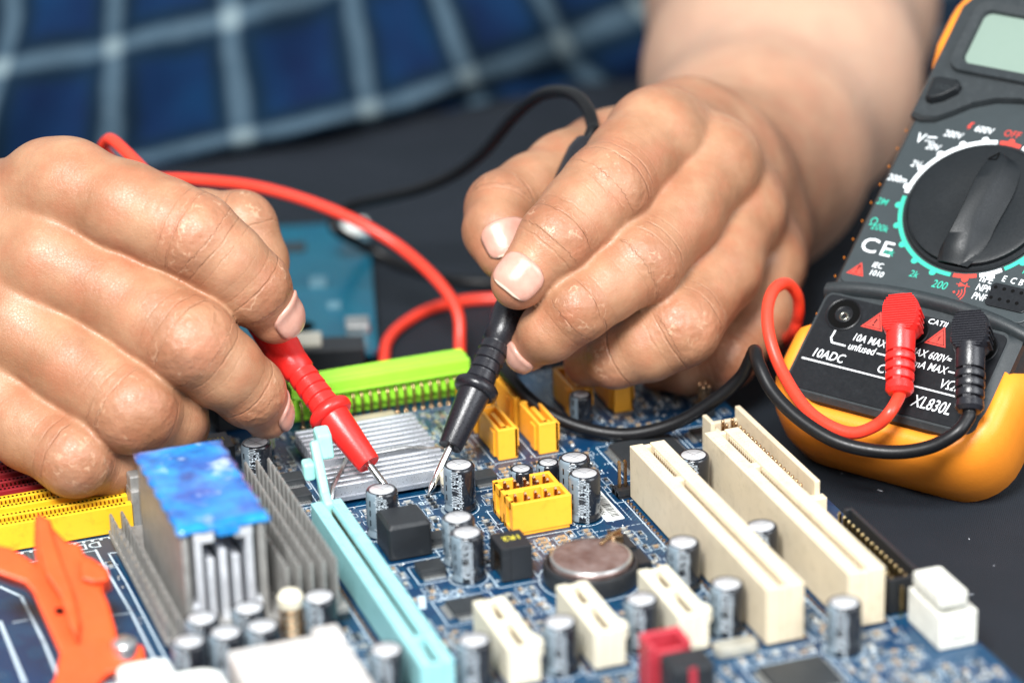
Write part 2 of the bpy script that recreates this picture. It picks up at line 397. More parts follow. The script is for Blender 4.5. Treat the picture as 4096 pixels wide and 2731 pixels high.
def nail(chain, back, front, half, side, up, toward, label=None):
    (a, ra), (b, rb) = chain[-2], chain[-1]; ax = (b - a) / np.linalg.norm(b - a)
    nrm = CR @ np.array([side, up, toward]); nrm -= ax * (nrm @ ax); nrm /= np.linalg.norm(nrm); w = np.cross(ax, nrm)
    nu, nv = 15, 15; top = []; edge = []
    for i in range(nu):
        x = -1 + 2 * i / (nu - 1)
        for j in range(nv):
            y = -1 + 2 * j / (nv - 1)
            # square to rounded shape: straight sides, rounded root and free edge
            gx = x * (1 - .22 * y ** 4) ; gy = y * (1 - .30 * abs(x) ** 5)
            s = -back + (back + front) * (gx + 1) / 2; phi = half * gy
            d = math.cos(phi) * nrm + math.sin(phi) * w; o = b + ax * min(s, rb * .15)
            over = max(0, s - rb * .15); D = d + ax * (over / (rb * 1.0)) * .85; D /= np.linalg.norm(D)
            lo_, hi_ = 0.0, 16.0
            for _ in range(22):
                m = (lo_ + hi_) / 2
                if fd(chain, o + D * m) < 0: lo_ = m
                else: hi_ = m
            rim = max(abs(x), abs(y)); lift = .34 if rim < .95 else -.15
            if x > .9: lift = .42
            top.append(o + D * (lo_ + lift)); edge.append(1.0 if x > .80 else 0.0)
    me = bpy.data.meshes.new('fingernail'); me.from_pydata([tuple(rel(p)) for p in top], [], [(i*nv+j, (i+1)*nv+j, (i+1)*nv+j+1, i*nv+j+1) for i in range(nu-1) for j in range(nv-1)])
    at = me.attributes.new('edge', 'FLOAT', 'POINT'); at.data.foreach_set('value', edge)
    me.materials.append(NAIL); me.polygons.foreach_set('use_smooth', [True] * len(me.polygons))
    o = link('fingernail', me, person); m = o.modifiers.new('thickness', 'SOLIDIFY'); m.thickness = .45; m.offset = -1
    if label: o['label'] = label
# ---- hand on the left of the picture
FL = dict(
 index=nodes([(110, 418, 752, 11.2), (165, 428, 747, 11.2), (293, 479, 742, 11.3), (375, 512, 740, 11.0), (448, 543, 738, 10.6), (517, 601, 740, 9.9), (579, 659, 744, 9.3), (632, 728, 750, 6.9)]),
 middle=nodes([(60, 575, 752, 11), (110, 600, 746, 11), (275, 682, 743, 11.2), (362, 736, 739, 11.3), (436, 785, 735, 11.1), (511, 846, 740, 9.7), (573, 899, 747, 8.7), (612, 950, 754, 6.5)]),
 ring=nodes([(-20, 725, 752, 11), (40, 750, 748, 11), (168, 838, 743, 11.0), (240, 888, 740, 11.0), (308, 938, 736, 10.9), (395, 958, 746, 8.6), (408, 975, 760, 7.6), (350, 985, 778, 6.5)]),
 pinky=nodes([(-90, 870, 755, 10), (-30, 902, 750, 10), (68, 985, 745, 10.0), (172, 1050, 738, 9.6), (250, 1068, 746, 7.4), (262, 1080, 760, 6.6), (210, 1085, 775, 6)]),
 thumb=nodes([(230, 560, 795, 12), (349, 535, 788, 11), (460, 520, 782, 9.4), (552, 522, 777, 9.2), (585, 600, 776, 8.4), (592, 690, 774, 7.2)]))
wl = [(-300, 560, 790, 24)]
PLm = [nodes([(150, 424, 750, 11), (0, 508, 762, 12.6), (-300, 610, 790, 20)]), nodes([(110, 600, 748, 10.5), (-60, 630, 760, 13), (-300, 660, 790, 24)]),
       nodes([(40, 750, 750, 10.5), (-80, 750, 762, 13.5), (-300, 700, 790, 24)]), nodes([(-30, 900, 752, 10), (-120, 860, 766, 14), (-300, 760, 795, 22)]),
       nodes([(349, 535, 790, 11), (150, 550, 795, 15), (-200, 670, 800, 22)])]
ARl = [nodes([(-300, 690, 792, 27), (-560, 640, 830, 27), (-1000, 400, 900, 34), (-1250, 200, 960, 40)])]
J = dict(index=((4, 6), (6, 3.5)), middle=((4, 6), (6, 4)), ring=((4, 6), (6, 3)), pinky=((3, 5), (5, 3)), thumb=((3, 4),))
VL, QL = hand(FL, PLm, ARl, .7)
aL = skin_attr(VL, FL, J); armL = np.zeros(len(VL))
# ---- hand on the right of the picture, with its forearm
FR = dict(
 index=nodes([(1520, 296, 792, 12), (1500, 316, 786, 12), (1453, 369, 778, 11.7), (1392, 436, 768, 11.5), (1335, 489, 764, 10.4), (1279, 546, 759, 9.3), (1190, 648, 756, 7.1)]),
 middle=nodes([(1650, 365, 800, 11.5), (1632, 384, 795, 11.5), (1556, 497, 780, 11.2), (1468, 602, 767, 10.7), (1397, 656, 763, 8.9), (1328, 704, 760, 8.7), (1263, 760, 763, 7.6), (1212, 804, 770, 5.7)]),
 ring=nodes([(1716, 468, 812, 10.7), (1702, 490, 806, 10.7), (1650, 620, 790, 11.2), (1559, 747, 774, 10.8), (1489, 788, 775, 9.6), (1417, 818, 778, 8), (1350, 832, 792, 6.6)]),
 pinky=nodes([(1772, 585, 825, 9.8), (1764, 608, 820, 9.8), (1748, 733, 808, 8.9), (1668, 822, 800, 8.2), (1581, 846, 802, 6.8), (1510, 852, 812, 5.6)]),
 thumb=nodes([(1400, 360, 818, 12), (1304, 405, 803, 11.4), (1225, 440, 794, 10), (1156, 480, 787, 9.8), (1142, 530, 780, 8.7), (1160, 578, 777, 7.7)]))
PRm = [nodes([(1504, 313, 788, 11.5), (1580, 320, 830, 15), (1680, 380, 890, 22)]), nodes([(1634, 382, 797, 11), (1660, 390, 835, 15), (1700, 400, 890, 24)]),
       nodes([(1702, 490, 808, 10.6), (1698, 460, 845, 13.5), (1695, 430, 890, 22)]), nodes([(1764, 608, 822, 9.6), (1742, 555, 850, 12.5), (1695, 465, 890, 20)]),
       nodes([(1400, 360, 820, 12), (1530, 370, 850, 15), (1660, 400, 885, 20)]), nodes([(1304, 405, 805, 11), (1500, 420, 825, 12)])]
ARr = [nodes([(1690, 440, 885, 25), (1735, 350, 905, 32), (1795, 175, 950, 41), (1818, 0, 1010, 46), (1850, -260, 1080, 50), (1900, -420, 1160, 52)])]
VR, QR = hand(FR, PRm, ARr, .8)
aR = skin_attr(VR, FR, dict(index=((3, 6), (5, 4.5)), middle=((3, 6), (5, 4)), ring=((3, 6), (5, 3)), pinky=((3, 5),), thumb=((3, 4),)))
dR = (VR - CC) @ CR; armR = np.clip((-dR[:, 2] - 850) / 50, 0, 1)
V = np.vstack([VL, VR]); Q = np.vstack([QL, QR + len(VL)])
me = bpy.data.meshes.new('body'); Vr = V - np.array([90, 300, ZT])
me.vertices.add(len(Vr)); me.vertices.foreach_set('co', Vr.ravel()); me.loops.add(Q.size); me.loops.foreach_set('vertex_index', Q.ravel().astype(np.int32))
me.polygons.add(len(Q)); me.polygons.foreach_set('loop_start', np.arange(0, Q.size, 4, dtype=np.int32)); me.update(calc_edges=True); me.validate()
for nm, vals in (('axial', np.r_[aL[0], aR[0]]), ('crease', np.r_[aL[1], aR[1]]), ('tip', np.r_[aL[2], aR[2]]), ('own', np.r_[aL[3], aR[3]]), ('arm', np.r_[armL, armR])):
    at = me.attributes.new(nm, 'FLOAT', 'POINT'); at.data.foreach_set('value', vals.astype(np.float32))
me.polygons.foreach_set('use_smooth', [True] * len(me.polygons)); me.materials.append(SKIN)
body = link('body', me, person, label='bare hands and forearms with tan skin')
sm = body.modifiers.new('smooth', 'SMOOTH'); sm.iterations = 4; sm.factor = .5
nail(FL['index'], 4.6, 6.6, .95, .62, .30, .75); nail(FL['middle'], 3.4, 6.4, .95, .95, .10, .05)
nail(FR['index'], 4.8, 6.6, 1.0, -.12, .12, 1.0); nail(FR['thumb'], 4.5, 6.5, .95, .25, .2, .95); nail(FR['middle'], 2.5, 5.0, .9, -.6, -.5, .5)
# right sleeve rolled at the elbow, seen past the forearm
sg = []
for t in range(4):
    sg.append([rel(pt(2075 + 75 * s + 14 * t, 150 - 95 * t + 25 * (s % 2), 1120 - 12 * abs(s - 2.5) ** 1.5)) for s in range(6)])
cloth('sleeve', sg, -.2, 5.2, -.1, 3.2, 50, 40, person)
# ================================================================== multimeter (local frame: x right, y up the face, z out of the face)
MM = np.array([[0.60295261, 0.64550244, -0.4688014], [-0.79707036, 0.46270484, -0.38805035], [-0.03357076, 0.60764367, 0.79349995]])
MT = np.array([182.4883, 96.226, 57.1032])
meter = thing('multimeter', 'black digital multimeter in an orange holster leaning at the right', 'multimeter')
meter.matrix_world = Matrix([list(MM[i]) + [MT[i]] for i in range(3)] + [[0, 0, 0, 1]])
def mw(x, y, z): return MT + MM @ np.array([x, y, z])
m_hol = mat('orange_rubber', (.88, .27, .02), .42, vary=.05, vs=.05, bump=.06, bs=2.2, rvar=.1)
m_case = mat('dark_grey_abs', (.019, .024, .027), .46, vary=.06, bump=.05, bs=3.5, dirt='6a7074', dirt_amt=.12)
m_plate = mat('printed_faceplate', (.023, .032, .036), .5, vary=.05, bump=.03, bs=3)
m_low = mat('black_panel', (.009, .010, .012), .36, vary=.08, bump=.02, bs=4, dirt='50545a', dirt_amt=.08, spec=.25)
m_knob = mat('knob_plastic', (.008, .010, .012), .46, spec=.3, vary=.1, bump=.03, bs=2)
m_lcd = mat('lcd_glass', (.185, .25, .21), .4, vary=.03, vs=.03, coat=.1)
m_wht = mat('white_ink', (.82, .86, .88), .5, vary=.04); m_grn = mat('green_ink', (.03, .42, .30), .5, vary=.05); m_red = mat('red_ink', (.58, .045, .03), .5, vary=.08)
m_blk = mat('black_hole', (.002, .002, .002), .7, spec=.08)
# holster
def hring(i, z, dip=0):
    P = []
    for x, y in rrect(-35.5 + i, 31 - i, -73 + i, 74 - i, max(4, 14 - i), 7):
        k = min(1, max(0, (46 - abs(y)) / 6)) * dip; P.append((x, y, z - k))
    return P
def dense(r):       # extra points on the long sides so that the rim can dip
    out = []
    for a, b in zip(r, r[1:] + r[:1]):
        L = math.dist(a, b); n = max(1, int(L / 5))
        for k in range(n): out.append(tuple(a[q] + (b[q] - a[q]) * k / n for q in range(3)))
    return out
def hr(i, z, dip=0):
    base = dense([(x, y, z) for x, y in rrect(-35.5, 31, -73, 74, 14, 7)]); cx, cy = -2.2, .5
    out = []
    for x, y, z in base:
        sx = (33.25 - i) / 33.25; sy = (73.5 - i) / 73.5
        k = min(1, max(0, (47 - abs(y - 0)) / 7)); k = k * k * (3 - 2 * k)
        out.append((cx + (x - cx) * sx, cy + (y - cy) * sy, z - k * dip))
    return out
h = MB(); h.loft([hr(9, -31), hr(4, -29.5), hr(1.2, -24), hr(0, -16), hr(.3, -8, 6), hr(1.6, -2.4, 9), hr(3.4, -.1, 12), hr(5.6, .1, 12), hr(6.6, -.6, 11), hr(7, -5, 8)], cap=True)
h.build('holster', m_hol, meter, smooth=60)
# case body
def cr(i, z): return [(x, y, z) for x, y in rrect(-31 + i, 27 - i, -66 + i, 70 - i, max(3, 9 - i), 6)]
c = MB(); c.loft([cr(1, -24), cr(0, -14), cr(0, -7), cr(1.2, -1.6), cr(2.4, -.5)], True); c.build('case', m_case, meter, smooth=30)
pl = MB(); pl.prism(rrect(-28.6, 24.6, -30.4, 36, 2.5), -.6, -.05); pl.build('dial_faceplate', m_plate, meter, bevel=.25)
# raised display surround with its curved lower edge
low = [(-30, 22.6), (-27, 21.8), (-23, 22.6), (-19, 25.6), (-15, 29.2), (-9, 32.2), (-2, 33.6), (5, 32.2), (11, 29.2), (15, 25.6), (19, 22.6), (23, 21.8), (26, 22.6)]
top = [(26.2, 60), (22, 68), (16, 69), (-20, 69), (-26, 68), (-30.2, 60)]
sur = MB(); P = low + top
def inset(P, d):
    cx, cy = -2, 46; return [(cx + (x - cx) * (1 - d / 28), cy + (y - cy) * (1 - d / 24)) for x, y in P]
sur.loft([[(x, y, -.5) for x, y in P], [(x, y, 1.2) for x, y in P], [(x, y, 2.2) for x, y in inset(P, .9)]], True); sur.build('display_surround', m_case, meter, smooth=35)
bz = MB(); O1 = rrect(-25.7, 21.7, 37.9, 62, 4); I1 = rrect(-22.2, 18.2, 41.4, 58.5, 2.4)
bz.loft([[(x, y, 2.1) for x, y in O1], [(x, y, 3.6) for x, y in [((a*.985 - .03), 50 + (b-50)*.97) for a, b in O1]], [(x, y, 3.3) for x, y in [((a*1.03+.06), 50 + (b-50)*1.05) for a, b in I1]], [(x, y, 1.6) for x, y in I1]], False)
bz.build('display_bezel', m_case, meter, smooth=40)
lc = MB(); lc.prism(I1, 2.15, 2.3); lc.build('lcd_display', m_lcd, meter)
bt = MB(); B = [(-27.2, 33.9), (-25.5, 34.6), (-20.4, 34.6), (-18.9, 33.4), (-19.2, 31.3), (-22.2, 28.3), (-25.2, 26.7), (-26.8, 27.0)]
bt.loft([[(x, y, 2) for x, y in B], [(x, y, 4.2) for x, y in B], [(-22.9 + (x+22.9)*.86, 31 + (y-31)*.86, 5.0) for x, y in B]], True); bt.build('hold_button', m_knob, meter, smooth=30, bevel=.2)
v, f = text_geo('OLD', 2.2, .9, .2); bh = MB(); bh.add([(x - 25.2, y + 30.2, 5.06) for x, y, z in v], f); bh.build('embossed_lettering', m_case, meter)
# dial
dl = MB(); dl.lathe([(19.9, -.1), (19.9, .5), (19.4, 1.0), (19.0, 1.0), (18.8, .6), (18.5, .6), (18.4, 2.0), (17.4, 2.3), (9, 1.6), (0.01, 1.4)], 72, frame(o=(-.6, -.2, 0)))
dial = dl.build('dial', m_knob, meter, smooth=35)
ctr = np.array([-.6, -.2])
HZ = [4.6, 5.6, 6.3, 6.6, 6.6, 6.2, 5.4, 4.4, 2.6]
T8 = [(1.1, 12.8), (-.5, 10.2), (-1.4, 6.4), (-1.6, .9), (-1.5, -3.7), (-1.6, -9.1), (-1.7, -14.1), (-1.4, -17.9), (.1, -22.3)]
R8 = [(3.1, 12.7), (3.8, 11.2), (3.6, 7.9), (3.2, 3.5), (2.7, -1.3), (2.7, -7.0), (3.7, -12.0), (4.3, -17.2), (4.6, -22.3)]
def low8(p, z): return (p[0] - (8 - z) * .47, p[1] + (8 - z) * .575, z)
TL = [low8(p, z) for p, z in zip(T8, HZ)]; TR = [low8(p, z - .2) for p, z in zip(R8, HZ)]
BL = [(x - 1.6, y + (.3 if i < 4 else 0), 2.2) for i, (x, y, z) in enumerate(TL)]
BR = [(x + 2.0 + 3.4 * math.sin(math.pi * (i + .5) / 9), y, 2.2) for i, (x, y, z) in enumerate(TR)]
hd = MB()
rings = [[np.array(BL[i]), np.array(TL[i]) * .85 + np.array(BL[i]) * .15, np.array(TL[i]) + [.25, 0, .05], np.array(TR[i]) - [.25, 0, -.05], np.array(TR[i]) * .8 + np.array(BR[i]) * .2 - [0, 0, .4], np.array(TR[i]) * .3 + np.array(BR[i]) * .7 - [0, 0, .6], np.array(BR[i])] for i in range(9)]
fine = []
for j in np.linspace(0, 8, 49): fine.append([tuple(catmull([rings[i][q] for i in range(9)], j)) for q in range(7)])
hd.loft(fine, True); hd.build('dial_handle', m_knob, dial, smooth=55)
ar = MB(); tri = [(-1.6, 11.6), (.6, 11.9), (.7, 14.2)]
for a, b in zip(tri, tri[1:] + tri[:1]): ar.tube([(a[0], a[1], 5.7), (b[0], b[1], 5.7)], .16, 6)
ar.build('pointer_mark', m_blk, dial)
# printed scale ring: arcs and dots
pw, pg, prd = MB(), MB(), MB(); cx, cy = -.6, -.2
def arc(mb, a0, a1, r0=20.4, r1=21.6, z=.03, n=None):
    n = n or max(2, int(abs(a1 - a0) / 4)); A = np.radians(np.linspace(a0, a1, n + 1))
    mb.add([(cx + r * math.cos(a), cy + r * math.sin(a), z) for a in A for r in (r0, r1)], [(2*i, 2*i+1, 2*i+3, 2*i+2) for i in range(n)])
def disc(mb, x, y, r, z=.05, n=18): mb.add([(x + r * math.cos(2*math.pi*k/n), y + r * math.sin(2*math.pi*k/n), z) for k in range(n)], [tuple(range(n))])
def ang(x, y): return math.degrees(math.atan2(y - cy, x - cx))
arc(pw, 99, 180); arc(prd, 81, 97); arc(pw, 65, 79); arc(pg, 183, 272); arc(prd, 274, 291); arc(pw, 293, 309); arc(pg, 311, 420)
for a in (108, 124, 141, 158, 175): disc(pw, cx + 21.7*math.cos(math.radians(a)), cy + 21.7*math.sin(math.radians(a)), .95)
disc(prd, cx + 21.7*math.cos(math.radians(89)), cy + 21.7*math.sin(math.radians(89)), .95)
for a in (191, 208, 225, 242, 259, 324, 341, 358, 14): disc(pg, cx + 21.9*math.cos(math.radians(a)), cy + 21.9*math.sin(math.radians(a)), .95)
disc(prd, cx + 21.9*math.cos(math.radians(283)), cy + 21.9*math.sin(math.radians(283)), .95); disc(pw, cx + 21.9*math.cos(math.radians(301)), cy + 21.9*math.sin(math.radians(301)), .95)
def T(mb, s, x, y, h, xs=.86, sh=.16, off=.010, z=.06, sp=1.0, align='LEFT'):
    v, f = text_geo(s, h / .73, xs, sh, off, align, sp); q = MB(); q.add([(a + x, b + y, z) for a, b, c in v], f); q.build('lettering', m_wht if mb is pw else m_grn if mb is pg else m_red, meter)
T(pw, '600V', -11.6, 22.5, 2.1); T(pw, '200V', -19.2, 19.2, 2.1); T(pw, '20V', -22.4, 14.2, 2.1); T(pw, '2V', -24.1, 8.0, 2.1); T(pw, '200m', -28.6, 2.4, 2.1)
T(pw, 'V', -26.2, 15.6, 3.2, off=.02)
for i in range(1): pw.add([(-23.2, 18.0, .05), (-20.4, 18.4, .05), (-20.4, 18.0, .05), (-23.2, 17.6, .05)], [(0, 3, 2, 1)])
for i in range(3): pw.add([(-23.3 + i, 16.8, .05), (-22.7 + i, 16.9, .05), (-22.7 + i, 16.5, .05), (-23.3 + i, 16.4, .05)], [(0, 3, 2, 1)])
T(prd, 'OFF', -3.4, 22.9, 2.2, sp=1.05); prd.add([(-13.6, 22.4, .05), (-12.6, 23.6, .05), (-13.2, 23.7, .05), (-12.2, 25.2, .05), (-13.2, 24.9, .05), (-13.9, 23.3, .05), (-13.3, 23.2, .05)], [(0, 1, 2, 6), (2, 3, 4, 5, 6)])
T(pg, '2M', -28.4, -5.4, 2.1); T(pg, '200k', -26.6, -13.2, 2.1); T(pg, 'Ω', -27.6, -12.2, 2.6, sh=0); T(pg, '20k', -20.8, -19.8, 2.1); T(pg, '2k', -10.6, -24.4, 2.1); T(pg, '200', -3.6, -25.9, 2.4); T(pg, '10A', 17.6, -16.2, 2.3)
T(pw, 'CE', -27.0, -20.2, 4.6, xs=1.15, sh=.0, off=.03, sp=1.15)
T(pw, 'IEC', -21.4, -24.2, 1.75); T(pw, '1010', -21.3, -26.6, 1.75)
T(pw, 'hFE', 8.1, -21.2, 2.2, xs=.8); T(pw, 'NPN', 8.1, -23.9, 2.2, xs=.74); T(pw, 'PNP', 8.1, -26.6, 2.2, xs=.74)
for i, s_ in enumerate('ECBE'): T(pw, s_, 13.7 + 2.3 * i, -19.7, 1.9, xs=.85, sh=.1)
def tri_mark(mb, dark, x0, y0, w, h, z, sym):
    mb.add([(x0, y0, z), (x0 + w, y0, z), (x0 + w * .58, y0 + h, z)], [(0, 1, 2)])
    def T3(k, zz): 
        gx, gy = x0 + w * .52, y0 + h * .34; return [(gx + (px - gx) * k, gy + (py - gy) * k, zz) for px, py in ((x0, y0), (x0 + w, y0), (x0 + w * .58, y0 + h))]
    a, b = T3(.80, z + .012), T3(.70, z + .012); dark.add(a + b, [(0, 1, 4, 3), (1, 2, 5, 4), (2, 0, 3, 5)])
    gx, gy = x0 + w * .5, y0 + h * .16
    if sym == '!': dark.add([(gx - .15, gy + .9, z+.02), (gx + .2, gy + .9, z+.02), (gx + .55, gy + 2.3, z+.02), (gx + .1, gy + 2.4, z+.02)], [(0, 1, 2, 3)]); disc(dark, gx, gy + .35, .28, z + .02, 8)
    else: dark.add([(gx, gy, z+.02), (gx + .6, gy + 1.1, z+.02), (gx + .2, gy + 1.15, z+.02), (gx + .8, gy + 2.4, z+.02), (gx - .1, gy + 1.3, z+.02), (gx + .35, gy + 1.2, z+.02)], [(0, 1, 2), (3, 4, 5), (2, 3, 5)])
pk = MB(); tri_mark(prd, pk, -27.2, -27.6, 4.9, 4, .04, '!')
# diode and buzzer signs
prd.add([(3.5, -22.7, .05), (3.5, -24.1, .05), (5.3, -23.4, .05)], [(0, 1, 2)]); prd.add([(5.3, -22.6, .05), (5.3, -24.2, .05), (5.6, -24.2, .05), (5.6, -22.6, .05)], [(0, 1, 2, 3)]); prd.add([(2.7, -23.3, .04), (6.5, -23.3, .04), (6.5, -23.5, .04), (2.7, -23.5, .04)], [(0, 3, 2, 1)])
disc(prd, 3.1, -25.9, .35, n=8)
cx0, cy0 = cx, cy; cx, cy = 3.0, -25.9
for r in (1.2, 2.0, 2.8): arc(prd, -35, 35, r, r + .3, .05, 5)
cx, cy = cx0, cy0
# transistor socket
ts = MB(); ts.prism(rrect(12.1, 23.3, -27.5, -20.6, 1.2, 4), -.1, .45); ts.build('transistor_socket', m_low, meter, bevel=.15)
for r_, y in enumerate((-22.0, -25.2)):
    for i in range(4):
        q = MB(); q.lathe([(.52, 0), (.52, .03), (.38, .05), (.38, .02)], 12, frame(o=(13.3 + 2.38 * i, y, .46))); q.build('socket_hole', m_blk, meter)
# arched ridge between dial plate and input panel, then the panel
def arch(y0, y1, z0, z1, sag, bow):
    xs = np.linspace(-30.6, 26.4, 24)
    yy = lambda x, y: y - sag * ((x + 2) / 28.5) ** 2 
    return [(x, yy(x, y0), z0) for x in xs], [(x, yy(x, y1), z1) for x in xs]
rg = MB(); prof = [(-28.2, -.6), (-28.5, 1.4), (-29.2, 2.2), (-30.6, 2.2), (-31.6, 1.5), (-32.2, -.6)]
xs = np.linspace(-30.6, 26.6, 30)
rg.loft([[(x, y - 3.2 * ((x + 2) / 28.5) ** 2, z - 1.2 * abs((x + 2) / 28.5) ** 6) for x in xs] for y, z in prof], cap=False, close=False); rg.build('arched_ridge', m_case, meter, smooth='all')
P = rrect(-30.2, 26.2, -65.4, -32, 4, 5); Pi = rrect(-29.4, 23.2, -64.2, -34.0, 3.2, 5)
ip = MB(); ip.loft([[(x, min(y, -31.6 - 3.2 * ((x+2)/28.5)**2), -6.5) for x, y in P], [(x, min(y, -31.6 - 3.2 * ((x+2)/28.5)**2), -.7) for x, y in [(-2 + (a+2) * .995, b) for a, b in P]], [(x, min(y, -33.2 - 1.6 * ((x+2)/28.5)**2), .6) for x, y in Pi]], True)
ip.build('panel_surround', m_case, meter, smooth=30)
lp = MB(); Q2 = rrect(-28.8, 22.6, -63.6, -34.4, 3, 5); lp.loft([[(x, min(y, -34.0 - 1.4 * ((x+3)/26)**2), .55) for x, y in Q2], [(x, min(y, -34.0 - 1.4 * ((x+3)/26)**2), .95) for x, y in [(-3 + (a+3)*.993, b) for a, b in Q2]]], True)
lp.build('input_panel', m_low, meter, smooth=30)
Z = 1.0
def Tp(s, x, y, h, **k): T(pw, s, x, y, h, z=Z + .01, **k)
Tp('10ADC', -25.6, -54.0, 2.7, xs=.80); Tp('10A MAX', -17.0, -46.8, 2.3, xs=.74); Tp('unfused', -17.0, -49.6, 2.3, xs=.78); Tp('COM', -6.9, -53.9, 2.7); Tp('MAX 600V≂', -1.0, -46.7, 2.3, xs=.74); Tp('200mA MAX', -1.9, -49.9, 2.3, xs=.76)
Tp('VΩmA', 10.6, -53.9, 2.8, xs=.82); Tp('XL830L', 5.8, -60.7, 3.5, xs=.70, off=.03); Tp('CATII', .4, -36.9, 1.6, xs=1.0, off=.004)
def strip(mb, P, w, z):
    for a, b in zip(P[:-1], P[1:]):
        d = np.array(b) - a; d = d / np.linalg.norm(d); n_ = np.array([-d[1], d[0]]) * w / 2; a_, b_ = np.array(a) - d * w * .3, np.array(b) + d * w * .3
        mb.add([(*(a_ - n_), z), (*(b_ - n_), z), (*(b_ + n_), z), (*(a_ + n_), z)], [(0, 1, 2, 3)])
strip(pw, [(-27.4, -55.2), (16.6, -55.2)], .42, Z + .015); strip(pw, [(-22.2, -45.4), (-22.4, -47.6), (-21.6, -48.9), (-17.8, -48.9)], .45, Z + .015); strip(pw, [(-8.6, -48.8), (-5, -48.8)], .42, Z + .015); strip(pw, [(11.6, -48.9), (15.5, -48.9)], .42, Z + .015)
tri_mark(prd, pk, -16.2, -42.4, 6.2, 5.5, Z + .01, '!'); tri_mark(prd, pk, 2.0, -42.6, 6.0, 5.8, Z + .01, '/')
pw.build('white_scale_marks', m_wht, meter, kind='stuff'); pg.build('green_scale_marks', m_grn, meter, kind='stuff'); prd.build('red_scale_marks', m_red, meter, kind='stuff'); pk.build('warning_symbols', m_low, meter, kind='stuff')
m_met = mat('nickel', (.30, .29, .24), .22, 1.0, vary=.08, vs=.8)
for x in (-22.0, -2.6, 16.6):
    y = -40.2
    q = MB(); q.lathe([(4.9, -.2), (4.9, .3), (4.65, .42), (4.4, .3), (4.3, -.3)], 40, frame(o=(x, y, Z))); jk = q.build('input_jack', m_low, meter, smooth=35)
    q = MB(); q.lathe([(4.25, .02), (.01, .02)], 32, frame(o=(x, y, Z)), cap=False); q.build('jack_well', m_blk, jk)
    q = MB(); q.lathe([(2.4, 0), (2.4, .2), (2.2, .3), (2.0, .2), (1.95, .05)], 32, frame(o=(x, y, Z))); q.build('jack_collar', m_low, jk, smooth=35)
    q = MB(); q.lathe([(1.9, .035), (.01, .035)], 24, frame(o=(x, y, Z)), cap=False); q.build('jack_bore', m_blk, jk)
    q = MB(); q.lathe([(1.3, .05), (1.15, .22), (.8, .2), (.7, .05)], 20, frame(o=(x + .2, y - .5, Z)), cap=False); q.build('jack_contact', m_met, jk, smooth='all')
dts = MB()
for i in range(13): dts.lathe([(.34, 0), (.3, .2), (.01, .25)], 8, frame(z=(-1, 0, 0), x=(0, 1, 0), y=(0, 0, -1), o=(-30.9, 20 - 6 * i, -2.6)))
dts.build('holster_grip_dots', m_hol, meter, kind='stuff')
st = MB(); st.box(-14, 10, -8, 60, -33.5, -31.2); 
st2 = frame((1, 0, 0), (0, math.cos(1.1), -math.sin(1.1)), (0, math.sin(1.1), math.cos(1.1)), (0, 40, -31)); st = MB(); st.box(-14, 10, 0, 78, -1.5, 1.5, st2)
st.build('tilt_stand', m_hol, meter, bevel=.6)
